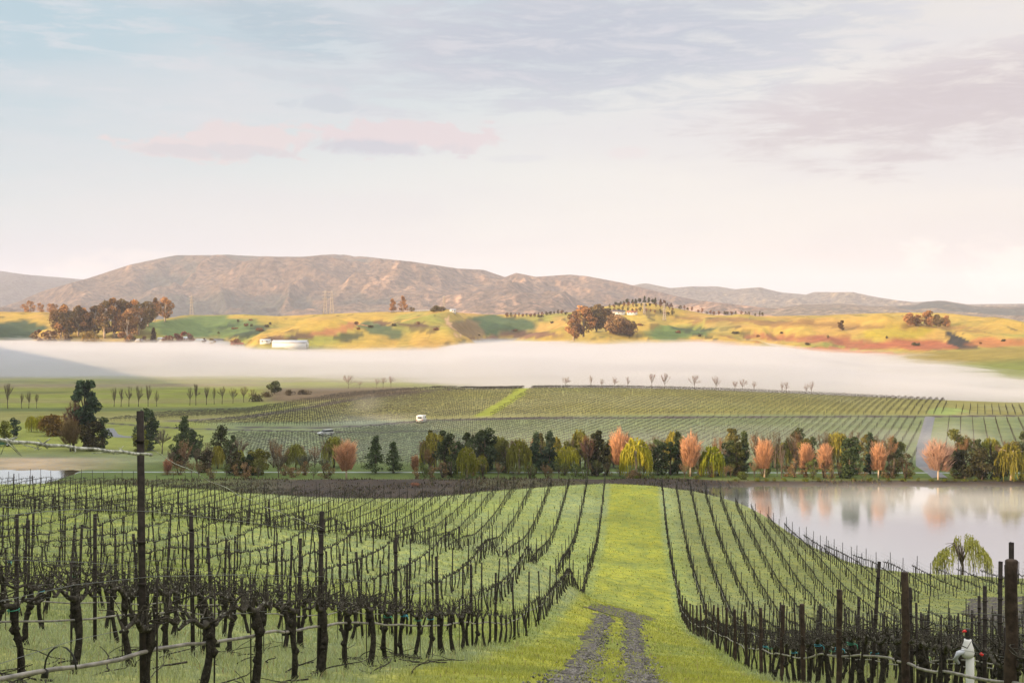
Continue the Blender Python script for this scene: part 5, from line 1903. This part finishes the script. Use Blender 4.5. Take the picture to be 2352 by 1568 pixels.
# ------------------------------------------------------------------ hill trees
EU = (0.40, 0.21, 0.085)
EUD = (0.17, 0.12, 0.05)
HT = [(65, 690, 712, 30, 'bush', EU, 1280), (92, 695, 712, 22, 'bush', EU, 1290), (118, 697, 716, 30, 'bush', EU, 1290), (140, 697, 778, 44, 'euc', EU, 1130), (158, 712, 775, 40, 'euc', EUD, 1150),
      (180, 700, 772, 40, 'euc', EUD, 1160), (196, 705, 774, 34, 'euc', EU, 1140), (218, 700, 775, 42, 'euc', EUD, 1160), (240, 688, 776, 44, 'euc', EUD, 1150), (262, 680, 776, 40, 'euc', EU, 1150),
      (282, 684, 774, 44, 'euc', EUD, 1160), (303, 686, 774, 40, 'euc', EU, 1165), (318, 690, 768, 38, 'euc', EUD, 1175), (292, 708, 784, 44, 'euc', (0.36, 0.20, 0.09), 1100),
      (340, 690, 750, 36, 'euc', EUD, 1220), (355, 682, 738, 26, 'euc', EU, 1235), (379, 680, 738, 32, 'euc', EU, 1235),
      (208, 760, 783, 52, 'bush', (0.26, 0.17, 0.04), 1095), (92, 756, 780, 40, 'bush', (0.15, 0.075, 0.04), 1110), (118, 758, 782, 44, 'bush', (0.15, 0.08, 0.045), 1105), (150, 764, 783, 34, 'bush', (0.14, 0.09, 0.04), 1100),
      (353, 752, 784, 20, 'conifer', (0.09, 0.05, 0.03), 1110), (400, 765, 783, 34, 'bush', (0.24, 0.09, 0.06), 1125), (425, 760, 782, 40, 'bush', (0.24, 0.09, 0.06), 1130), (330, 770, 786, 30, 'bush', (0.18, 0.09, 0.05), 1105),
      (380, 770, 786, 30, 'bush', (0.16, 0.08, 0.05), 1108), (488, 774, 790, 24, 'bush', (0.20, 0.13, 0.05), 1120), (470, 775, 788, 20, 'bush', (0.10, 0.06, 0.035), 1120), (540, 778, 796, 34, 'bush', (0.24, 0.10, 0.05), 1125),
      (582, 780, 797, 26, 'bush', (0.26, 0.15, 0.05), 1125), (606, 776, 792, 20, 'bush', (0.05, 0.05, 0.035), 1135),
      (903, 685, 712, 22, 'dense', EU, 1385), (925, 679, 712, 26, 'conifer', EU, 1385), (945, 705, 713, 16, 'bush', EUD, 1390), (1000, 702, 715, 30, 'bush', (0.13, 0.10, 0.02), 1390), (1016, 704, 715, 20, 'bush', (0.11, 0.08, 0.03), 1390),
      (1318, 712, 784, 34, 'euc', EU, 1130), (1340, 700, 784, 52, 'euc', EU, 1140), (1370, 698, 784, 52, 'euc', EUD, 1150), (1392, 706, 784, 36, 'euc', EU, 1155), (1420, 722, 786, 54, 'euc', (0.34, 0.22, 0.11), 1110),
      (1444, 738, 786, 40, 'euc', (0.34, 0.22, 0.11), 1115), (1470, 742, 784, 34, 'euc', (0.32, 0.20, 0.10), 1150), (1485, 748, 784, 20, 'dense', (0.16, 0.10, 0.05), 1150),
      (1933, 735, 758, 20, 'dense', (0.13, 0.07, 0.02), 1250), (2088, 718, 748, 32, 'dense', EU, 1330), (2106, 722, 748, 26, 'dense', EU, 1335), (2134, 712, 748, 34, 'dense', EU, 1330), (2155, 722, 750, 30, 'dense', EUD, 1335), (2174, 724, 750, 26, 'dense', EU, 1330)]
for i, (px, top, bs, w, kind, col, Y) in enumerate(HT):
    a = (px - CX) / F
    if bs < 779:
        ys = np.arange(1000, 1450, 2.0)
        zz = H(a * ys, ys) / ys
        ok_ = np.nonzero(zz >= (HY - bs - 0.5) / F)[0]
        Y = float(ys[ok_[0]]) if len(ok_) else float(ys[np.argmax(zz)]) + 3
    X = a * Y
    z = gz(X, Y)
    Hh = (HY - top) / F * Y - z
    if Hh < 2.5:
        Hh = (bs - top) / F * Y
        z = (HY - top) / F * Y - Hh
    side = 'left eucalyptus grove' if px < 400 else ('farmstead trees by the white barn' if px < 700 else ('hilltop trees left of the bare road' if px < 1030 else ('middle eucalyptus clump' if px < 1500 else 'trees on the right-hand hill')))
    nm, cat = {'euc': ('eucalyptus', 'tree'), 'bush': ('hill_bush', 'bush'), 'dense': ('hill_tree', 'tree'), 'conifer': ('conifer', 'conifer')}[kind]
    nth = sum(1 for q in HT[:i + 1] if (q[0] < 400) == (px < 400) and (q[0] < 700) == (px < 700) and (q[0] < 1030) == (px < 1030) and (q[0] < 1500) == (px < 1500))
    adj = {'euc': 'tall sunlit brown eucalyptus', 'bush': 'low rusty sunlit bush', 'dense': 'round rust-coloured tree', 'conifer': 'pointed rusty tree'}[kind]
    same = sorted([q[0] + q[1] * 1e-3 for q in HT if q[4] == kind and (q[0] < 400) == (px < 400) and (q[0] < 700) == (px < 700) and (q[0] < 1030) == (px < 1030) and (q[0] < 1500) == (px < 1500)])
    rank = same.index(px + top * 1e-3) + 1
    tree(nm, '%s, %s from left among the %s' % (adj, ordn(rank), side), cat, kind, X, Y, Hh, w * (1.35 if kind == 'euc' else 1.15) / F * Y, col, 1700 + i, side, dens=1.0, z=z, base=0.18 if kind == 'euc' else 0.12,
         trunk_mat=M_palebark, col2=(0.17, 0.10, 0.04) if kind == 'euc' else None)

_d = sorted([(px + rk.uniform(-5, 5), py + rk.uniform(-3, 3)) for px, py in [(545, 741), (568, 747), (582, 752), (595, 756), (610, 749), (620, 745), (540, 757), (600, 760), (575, 735), (505, 765),
      (815, 745), (822, 757), (855, 750), (905, 748), (960, 745), (1005, 760), (1098, 770), (1180, 762), (1560, 765), (1610, 772), (1690, 765), (1745, 775), (1850, 790), (1800, 768), (2040, 778), (2100, 795), (1240, 730), (1265, 742), (1900, 776), (2250, 790), (2310, 782)]])
for i, (px, py) in enumerate(_d):
    X, Y, z = hit(px, py)
    tree('hill_bush', 'dark scrub bush, %s from left dotted over the open hill slopes' % ordn(i + 1), 'bush', 'bush', X, Y, rk.uniform(1.4, 2.6), rk.uniform(3.0, 9.0), (0.09, 0.075, 0.035) if rk.random() < .6 else (0.20, 0.10, 0.05), 3100 + i,
         'scrub bushes dotted over the hill slopes', dens=0.4, z=z)

# conifers and garden trees on the domed hilltop, orchard rows below
for i in range(15):
    px = 1415 + i * 9.2 + rk.uniform(-2, 2)
    Y = 1400 + rk.uniform(-6, 6)
    X = (px - CX) / F * Y
    topy = np.interp(px, [1415, 1440, 1480, 1510, 1550], [692, 686, 680, 684, 698]) + rk.uniform(-1, 4)
    z = gz(X, Y)
    tree('conifer' if i % 3 else 'hill_tree', 'small dark tree, %s from left on the domed hilltop' % ordn(i + 1), 'tree', 'conifer' if i % 3 else 'dense', X, Y, max(3.0, (HY - topy) / F * Y - z), 11 / F * Y,
         (0.05, 0.055, 0.02) if i < 11 else (0.14, 0.075, 0.035), 1800 + i, 'trees crowning the domed hilltop', dens=0.35)
for i in range(66):
    if i < 30:
        px, py, Y0 = 1400 + (i % 15) * 10.5 + rk.uniform(-2, 2), 712 + (i // 15) * 6, 1370 - (i // 15) * 25
    elif i < 50:
        px, Y0 = 1560 + (i - 30) * 10.2 + rk.uniform(-3, 3), 1385
    else:
        px, Y0 = 1165 + (i - 50) * 9.0, 1380
    X = (px - CX) / F * Y0
    w_ = 'orchard on the slope under the domed hilltop' if i < 30 else ('hedge running right from the domed hilltop' if i < 50 else 'hedge left of the domed hilltop')
    nn = (i % 15 + 1) if i < 30 else (i - 29 if i < 50 else i - 49)
    ro = ', upper row' if i < 15 else (', lower row' if i < 30 else '')
    tree('orchard_tree', 'tiny dark tree%s, %s from left, %s' % (ro, ordn(nn), w_), 'tree', 'dense', X, Y0, rk.uniform(3.0, 6.0), rk.uniform(3, 5.5),
         (0.07, 0.06, 0.022) if rk.random() < .6 else (0.19, 0.085, 0.045), 1850 + i, w_, dens=0.14)

# ================================================================== buildings
def house(name, label, px, base_y, wpx, hpx, Y, rot, wall, roof, depth=7.0, group=None, cat='house', dz=0.0, door=True):
    X, Y, z = hit(px, min(base_y, 801))
    z += 0.2
    w, h = wpx / F * Y, hpx / F * Y
    root = empty(name, (X, Y, z), rot)
    tag(root, label, cat, group)
    hw = h * 0.62
    b = MB()
    b.box((0, 0, hw / 2 - 1.5), (w, depth, hw + 3.0))
    # gable ends
    for s in (-1, 1):
        x = s * (w / 2 - 0.06)
        b.add([(x - .05, -depth / 2, hw), (x - .05, depth / 2, hw), (x - .05, 0, h * .97), (x + .05, -depth / 2, hw), (x + .05, depth / 2, hw), (x + .05, 0, h * .97)],
              [np.array([(0, 1, 2), (5, 4, 3)]), np.array([(0, 2, 5, 3), (1, 4, 5, 2), (0, 3, 4, 1)])])
    b.obj('wall', wall, root)
    b = MB()
    e = 0.35
    for s in (-1, 1):
        p = [(-w / 2 - e, s * (depth / 2 + e), hw - 0.05), (w / 2 + e, s * (depth / 2 + e), hw - 0.05), (w / 2 + e, 0, h + .05), (-w / 2 - e, 0, h + .05)]
        q = [(x, y, zz + 0.16) for x, y, zz in p]
        b.add(p + q, [np.array([(0, 1, 2, 3), (7, 6, 5, 4), (0, 4, 5, 1), (1, 5, 6, 2), (2, 6, 7, 3), (3, 7, 4, 0)])])
    b.obj('roof', roof, root)
    nwin = max(2, int(w / 3.2))
    for k in range(nwin):
        b = MB()
        x = -w / 2 + (k + .5) * w / nwin
        b.box((x, -depth / 2 - 0.04, hw * .55), (0.9, 0.06, 0.9))
        b.obj('window', M_glass, root)
    return root


# the white barn
Xb, Yb, zb_ = hit(667, 797)
root = empty('barn', (Xb, Yb, zb_), R(-6))
tag(root, 'long white barn with pale roof at the edge of the mist', 'barn')
wb, hb, db = 28.0, 5.0, 10.0
b = MB()
b.box((0, 0, 3.4 / 2 - 1.5), (wb, db, 3.4 + 3.0))
for s in (-1, 1):
    x = s * (wb / 2 - .1)
    b.add([(x - .08, -db / 2, 3.4), (x - .08, db / 2, 3.4), (x - .08, 0, 4.9), (x + .08, -db / 2, 3.4), (x + .08, db / 2, 3.4), (x + .08, 0, 4.9)],
          [np.array([(0, 1, 2), (5, 4, 3)]), np.array([(0, 2, 5, 3), (1, 4, 5, 2), (0, 3, 4, 1)])])
b.obj('wall', M_white, root)
b = MB()
for s in (-1, 1):
    p = [(-wb / 2 - .4, s * (db / 2 + .4), 3.35), (wb / 2 + .4, s * (db / 2 + .4), 3.35), (wb / 2 + .4, 0, 4.95), (-wb / 2 - .4, 0, 4.95)]
    q = [(x, y, zz + 0.15) for x, y, zz in p]
    b.add(p + q, [np.array([(0, 1, 2, 3), (7, 6, 5, 4), (0, 4, 5, 1), (1, 5, 6, 2), (2, 6, 7, 3), (3, 7, 4, 0)])])
b.obj('roof', M_roofgrey, root)
b = MB()
b.box((wb / 2 + .06, -1.5, 1.6), (.08, 3.2, 3.2))
b.obj('door', M_roofgrey, root)

HS = [(610, 787, 22, 7, 1135, 'low grey-roofed shed left of the white barn', M_roofgrey, M_wallpale), (462, 788, 20, 8, 1120, 'pale house, leftmost of the farm cluster left of the barn', M_roofgrey, M_wallpale),
      (500, 787, 24, 8, 1128, 'white-walled house with dark roof in the farm cluster', M_roofdark, M_wallpale), (545, 797, 26, 9, 1118, 'red-roofed house in the farm cluster', M_roofred, M_wallpale),
      (372, 783, 16, 7, 1100, 'small pale house right of the left eucalyptus grove', M_roofgrey, M_wallpale), (322, 785, 16, 6, 1095, 'small white house below the left eucalyptus grove', M_roofgrey, M_wallpale),
      (428, 782, 16, 7, 1115, 'tiny white house beside rusty bushes left of the barn', M_roofgrey, M_wallpale),
      (1418, 722, 34, 9, 1350, 'long house with a mauve roof under the domed hilltop', M_roofdark, M_wallpale), (1452, 722, 22, 7, 1352, 'smaller mauve-roofed house right of the long one', M_roofred, M_wallpale),
      (1040, 716, 12, 5, 1395, 'small pale house on the skyline by the bare hill road', M_roofgrey, M_wallpale), (1060, 716, 14, 5, 1395, 'pale shed right of the small skyline house', M_roofgrey, M_wallpale),
      (1665, 722, 30, 9, 1390, 'cream house among rusty trees right of the domed hilltop', M_roofgrey, M_wallpale)]
for (px, by, w, h, Y, lab, rf, wl) in HS:
    g = gz((px - CX) / F * Y, Y)
    house('house' if 'shed' not in lab else 'shed', lab, px, by, w, h, Y, rk.uniform(-.3, .3), wl, rf, group='farm buildings on the hills', cat='house' if 'shed' not in lab else 'shed', dz=max(0, g + .3 - (HY - by) / F * Y))
# white fence along the skyline
a0, a1 = (985 - CX) / F * 1396, (930 - CX) / F * 1396
b = MB()
for q in range(24):
    x = (930 + q * 4.2 - CX) / F * 1396
    b.box((x, 1396, gz(x, 1396) + .7), (.25, .2, 1.6))
xs = [(930 + q * 4.2 - CX) / F * 1396 for q in range(24)]
for hgt in (0.6, 1.2):
    b.tube([(x, 1395.8, gz(x, 1396) + hgt) for x in xs], .12, 4)
tag(b.obj('fence', M_white), 'low white fence on the skyline below the pair of hilltop trees', 'fence')

# ================================================================== pylons
def pylon(px, top, Y, lab, hmin=16):
    X = (px - CX) / F * Y
    z = gz(X, Y)
    h = max((HY - top) / F * Y - z, hmin)
    z = (HY - top) / F * Y - h
    root = empty('pylon', (X, Y, z), R(rk.uniform(-20, 20)))
    tag(root, lab, 'pylon', 'power line pylons on the hills')
    b = MB()
    w0, w1 = h * .085, h * .018
    lv = np.linspace(0, 1, 8)
    wd = w0 + (w1 - w0) * lv ** .8
    cs = [(-1, -1), (1, -1), (1, 1), (-1, 1)]
    for cx_, cy_ in cs:
        b.tube([(cx_ * w, cy_ * w, h * t) for w, t in zip(wd, lv)], 0.18, 4)
    for i in range(7):
        for k in range(4):
            p, q = cs[k], cs[(k + 1) % 4]
            b.tube([(p[0] * wd[i], p[1] * wd[i], h * lv[i]), (q[0] * wd[i + 1], q[1] * wd[i + 1], h * lv[i + 1])], .09, 3)
            b.tube([(q[0] * wd[i], q[1] * wd[i], h * lv[i]), (p[0] * wd[i + 1], p[1] * wd[i + 1], h * lv[i + 1])], .09, 3)
    b.obj('lattice_tower', M_pylon, root)
    for t in (.66, .8, .93):
        a = MB()
        L = h * .13
        a.tube([(-L, 0, h * t), (0, 0, h * t + .5), (L, 0, h * t)], [.1, .16, .1], 4)
        a.tube([(-L, 0, h * t), (0, 0, h * t - .4), (L, 0, h * t)], [.1, .16, .1], 4)
        for s in (-1, 1):
            a.tube([(s * L, 0, h * t), (s * L, 0, h * t - 1.2)], .08, 4)
        a.obj('cross_arm', M_pylon, root)


pylon(440, 678, 1420, 'pylon standing right of the left eucalyptus grove')
pylon(747, 667, 1420, 'left one of the pair of tall skyline pylons')
pylon(762, 667, 1440, 'right one of the pair of tall skyline pylons, whiter')
pylon(1020, 679, 1420, 'pylon on the skyline above the bare hill road')
pylon(1480, 695, 1330, 'left pylon on the slope right of the domed hill houses')
pylon(1526, 696, 1320, 'right pylon on the slope right of the domed hill houses')
pylon(1530, 748, 1160, 'pale pylon low on the green slope above the mist', 12)

# ================================================================== vehicles
def vehicle(name, label, cat, X, Y, rot, L, Wd, prof, cabin, paint, wheel_r=.34):
    root = empty(name, (X, Y, gz(X, Y) + .04), rot)
    tag(root, label, cat)
    b = MB()

    def extr(pts, w, bb, inset=0.06):
        n = len(pts)
        V = [(x, -w / 2, z) for x, z in pts] + [(x, w / 2, z) for x, z in pts]
        cx_ = np.mean([p[0] for p in pts]); cz_ = np.mean([p[1] for p in pts])
        V += [(cx_ + (x - cx_) * .97, -w / 2 - inset, cz_ + (z - cz_) * .9) for x, z in pts] + [(cx_ + (x - cx_) * .97, w / 2 + inset, cz_ + (z - cz_) * .9) for x, z in pts]
        side = [np.array([[i, (i + 1) % n, n + (i + 1) % n, n + i] for i in range(n)]),
                np.array([[2 * n + i, 2 * n + (i + 1) % n, (i + 1) % n, i] for i in range(n)]),
                np.array([[n + i, n + (i + 1) % n, 3 * n + (i + 1) % n, 3 * n + i] for i in range(n)])]
        bb.add(V, side)
        bb.add([V[2 * n + i] for i in range(n)], [np.arange(n)[::-1][None]])
        bb.add([V[3 * n + i] for i in range(n)], [np.arange(n)[None]])
    extr(prof, Wd - .12, b)
    b.obj('body', paint, root)
    if cabin:
        g = MB()
        extr(cabin, Wd - .34, g, .04)
        g.obj('window', M_glass, root)
        rr = MB()
        zt = max(z for _, z in cabin)
        xs_ = [x for x, z in cabin if z > zt - .05]
        rr.box(((min(xs_) + max(xs_)) / 2, 0, zt + .03), (max(xs_) - min(xs_) + .1, Wd - .4, .06))
        rr.obj('roof', paint, root)
    for sx in (-L * .31, L * .31):
        for sy in (-1, 1):
            t = MB()
            y = sy * (Wd / 2 - .1)
            t.tube([(sx, y - .11, wheel_r), (sx, y + .11, wheel_r)], wheel_r, 14)
            w_ = t.obj('wheel', M_black, root)
            t = MB()
            t.tube([(sx, y + sy * .08, wheel_r), (sx, y + sy * .125, wheel_r)], wheel_r * .55, 10)
            t.obj('rim', M_roofgrey, w_)
    for sy in (-1, 1):
        t = MB()
        t.box((L / 2 - .04, sy * (Wd / 2 - .32), .72), (.1, .3, .16))
        t.obj('headlight', M_white, root)
    return root


suv_p = [(-2.2, .35), (2.2, .35), (2.25, .7), (2.1, .95), (1.1, 1.05), (-2.2, 1.05), (-2.3, .7)]
suv_c = [(-2.1, 1.04), (1.15, 1.04), (.55, 1.62), (-1.9, 1.64)]
X, Y, z = hit(748, 1001)
vehicle('parked_car', 'silver car on the dirt road between the valley vineyards', 'car', X, Y, R(215), 4.5, 1.85, suv_p, suv_c, M_silver)
X, Y, z = hit(968, 971)
van_p = [(-2.7, .4), (2.7, .4), (2.75, .9), (2.35, 1.25), (1.95, 2.25), (-2.65, 2.35), (-2.75, 1.0)]
vehicle('van', 'white van at the bend of the dirt road on the knoll', 'van', X, Y, R(82), 5.4, 2.1, van_p, None, M_white)
van = [o for o in bpy.data.objects if o.name.startswith('van')][-1]
for bx, nm_ in (((-2.76, 0, 1.75), 'rear_window'),):
    b = MB()
    b.box(bx, (0.04, 1.3, 0.5))
    b.obj(nm_, M_glass, van)
for sy in (-1, 1):
    b = MB()
    b.box((1.35, sy * 1.06, 1.65), (1.1, 0.05, 0.55))
    b.obj('side_window', M_glass, van)
    b = MB()
    b.box((-2.78, sy * 0.9, 1.0), (0.05, 0.16, 0.35))
    b.obj('tail_light', M_red, van)
X, Y, z = hit(4, 1026)
pk_p = [(-2.7, .4), (2.6, .4), (2.65, .8), (2.5, 1.05), (1.2, 1.12), (-2.7, 1.10), (-2.75, .8)]
pk_c = [(-.6, 1.1), (1.2, 1.1), (.7, 1.75), (-.45, 1.78)]
vehicle('pickup_truck', 'dark green pickup truck cut by the left edge beside the pond lawn', 'truck', X, Y, R(5), 5.3, 1.95, pk_p, pk_c, M_green, .4)

# ================================================================== mist bank, thin mist and haze
def vol_mat(name, col, dens, aniso=0.0):
    m = bpy.data.materials.new(name)
    m.use_nodes = True
    N = NT(m.node_tree)
    v = N.node('ShaderNodeVolumePrincipled')
    v.inputs['Color'].default_value = col
    v.inputs['Density'].default_value = dens
    v.inputs['Anisotropy'].default_value = aniso
    out = N.node('ShaderNodeOutputMaterial')
    N.t.links.new(v.outputs[0], out.inputs['Volume'])
    return m


def fog_bank(label, up, dens, seed):
    nx, ny = 220, 90
    PXs = np.linspace(-1100, 3500, nx)
    Ys = np.linspace(500, 1260, ny)
    PX, Y = np.meshgrid(PXs, Ys)
    X = (PX - CX) / F * Y
    yed = np.interp(PX, [-900, 0, 450, 560, 800, 1000, 1060, 1500, 1620, 1780, 1900, 1980, 2150, 2352, 3400],
                    [783, 783, 785, 795, 799, 798, 788, 785, 789, 802, 822, 835, 858, 872, 876])
    zF = (HY - yed) / F * np.interp(PX, [1500, 2150], [1130, 740])
    yn = np.interp(PX, [-900, 0, 450, 700, 1000, 1240, 1500, 2352, 3400], [745, 740, 735, 690, 600, 560, 520, 495, 490]) - up * 22 - (130 if up > 2 else 0) + 28 * fbm(PX / 130. + seed, Y * 0 + 3.3, 530, 4)
    w = sstep(Y, yn, yn + np.interp(PX, [0, 700, 1240, 1900, 2100], [170, 190, 250, 180, 80]) + (90 if up > 2 else 0))
    Z = -47 * (1 - w) + zF * w
    Z = Z + (1.2 + up * .25) * fbm(X / 90., Y / 40., 501 + seed, 4) * w + 0.35 * fbm(X / 16., Y / 12., 505 + seed, 3) * w + up * w + 4.0 * sstep(PX, 1600, 1900) * (1 - sstep(PX, 2150, 2350)) * fbm(X / 60., Y / 60., 520, 3) * w
    Vt = np.stack([X, Y, Z], -1).reshape(-1, 3)
    Vb = Vt.copy()
    Vb[:, 2] = -50 - up * .1
    n = nx * ny
    i = np.arange(ny - 1)[:, None] * nx
    j = np.arange(nx - 1)[None, :]
    q = np.stack([i + j, i + j + 1, i + nx + j + 1, i + nx + j], -1).reshape(-1, 4)
    qb = q[:, ::-1] + n
    edge = np.concatenate([np.arange(nx), np.arange(1, ny) * nx + nx - 1, (ny - 1) * nx + np.arange(nx - 2, -1, -1), np.arange(ny - 2, 0, -1) * nx])
    e2 = np.roll(edge, -1)
    qs = np.stack([edge, edge + n, e2 + n, e2], 1)
    me = mesh_from('fog_bank', np.concatenate([Vt, Vb]), [q, qb, qs])
    fm = (vol_mat('fog_volume', (0.62, 0.63, 0.69, 1), dens))
    N = NT.__new__(NT)
    N.t = fm.node_tree
    N.n = fm.node_tree.nodes
    g = N.node('ShaderNodeNewGeometry')
    mp = N.node('ShaderNodeMapping')
    mp.inputs['Scale'].default_value = (0.010, 0.022, 0.22)
    N.t.links.new(g.outputs['Position'], mp.inputs[0])
    f = N.noise(mp.outputs[0], 1.0, 4, 0.6, 0.6)
    vn = [q for q in N.n if q.type == 'PRINCIPLED_VOLUME'][0]
    N.t.links.new(N.math('MULTIPLY', N.smooth(f, 0.32, 0.62, 0.12 if up > 0 else 0.3, 1.5), dens), vn.inputs['Density'])
    me.materials.append(fm)
    tag(link(bpy.data.objects.new('fog_bank', me)), label, 'fog', kind='stuff')


fog_bank('dense white core of the fog bank between knoll and hills', 0.0, 0.040, 0)
fog_bank('middle veil of the fog bank between knoll and hills', 1.3, 0.010, 7)
fog_bank('thin uppermost veil of the fog bank between knoll and hills', 2.8, 0.0035, 14)


def mist(label, X, Y, Z, sx, sy, sz, dens, seed):
    nu, nv = 24, 14
    th = np.linspace(0, math.pi, nv)
    ph = np.arange(nu) / nu * 2 * math.pi
    T, P_ = np.meshgrid(th, ph, indexing='ij')
    V = np.stack([np.sin(T) * np.cos(P_), np.sin(T) * np.sin(P_), np.cos(T)], -1).reshape(-1, 3)
    i = np.arange(nv - 1)[:, None] * nu
    j = np.arange(nu)[None, :]
    q = np.stack([i + j, i + nu + j, i + nu + (j + 1) % nu, i + (j + 1) % nu], -1).reshape(-1, 4)
    me = mesh_from('mist', V, [q])
    m = bpy.data.materials.new('mist_volume')
    m.use_nodes = True
    N = NT(m.node_tree)
    tc = N.node('ShaderNodeTexCoord')
    ln = N.node('ShaderNodeVectorMath', operation='LENGTH')
    N.t.links.new(tc.outputs['Object'], ln.inputs[0])
    mp = N.node('ShaderNodeMapping')
    mp.inputs['Location'].default_value = (seed * 3.1, 0, 0)
    N.t.links.new(tc.outputs['Object'], mp.inputs[0])
    f = N.noise(mp.outputs[0], 1.8, 4, 0.6, 0.4)
    d = N.smooth(N.math('SUBTRACT', N.math('ADD', N.math('SUBTRACT', 1.0, ln.outputs['Value']), N.math('MULTIPLY', f, 0.9)), 0.55), 0.0, 0.8)
    d = N.math('MULTIPLY', d, N.smooth(ln.outputs['Value'], 0.75, 0.98, 1.0, 0.0))
    v = N.node('ShaderNodeVolumePrincipled')
    v.inputs['Color'].default_value = (0.84, 0.85, 0.86, 1)
    N.t.links.new(N.math('MULTIPLY', d, dens), v.inputs['Density'])
    out = N.node('ShaderNodeOutputMaterial')
    N.t.links.new(v.outputs[0], out.inputs['Volume'])
    me.materials.append(m)
    o = link(bpy.data.objects.new('mist', me))
    o.location = (X, Y, Z)
    o.scale = (sx, sy, sz)
    tag(o, label, 'mist', kind='stuff')


X, Y, z = hit(850, 975)
mist('thin mist patch drifting over the dirt road between car and van', X, Y, z + 1.5, 24, 22, 3.6, 0.012, 1)
mist('thin mist plume rising over the knoll track', (842 - CX) / F * 440, 440, -30.5, 9, 9, 4.6, 0.015, 2)
mist('thin mist patch over the vineyard right of the grey road', (2200 - CX) / F * 330, 330, -32.5, 13, 26, 7, 0.012, 3)
mist('thin mist patch over the vineyard left of the grey road', (2040 - CX) / F * 350, 350, -34, 22, 30, 4, 0.008, 5)
mist('faint mist layer on the far part of the lake', 72, 232, LAKE_Z + 0.5, 68, 24, 2.6, 0.028, 4)

mist('faint mist hanging in the tree belt and valley vineyard', 25, 300, -31, 150, 48, 9, 0.0032, 6)

# the air: one closed box round everything
b = MB()
b.box((0, 0, 172), (27000, 27000, 448))
o = b.obj('haze', vol_mat('haze_air', (0.78, 0.80, 0.98, 1), 6.5e-5))
tag(o, kind='stuff')
o['label'] = 'thin blue air haze over the whole valley'
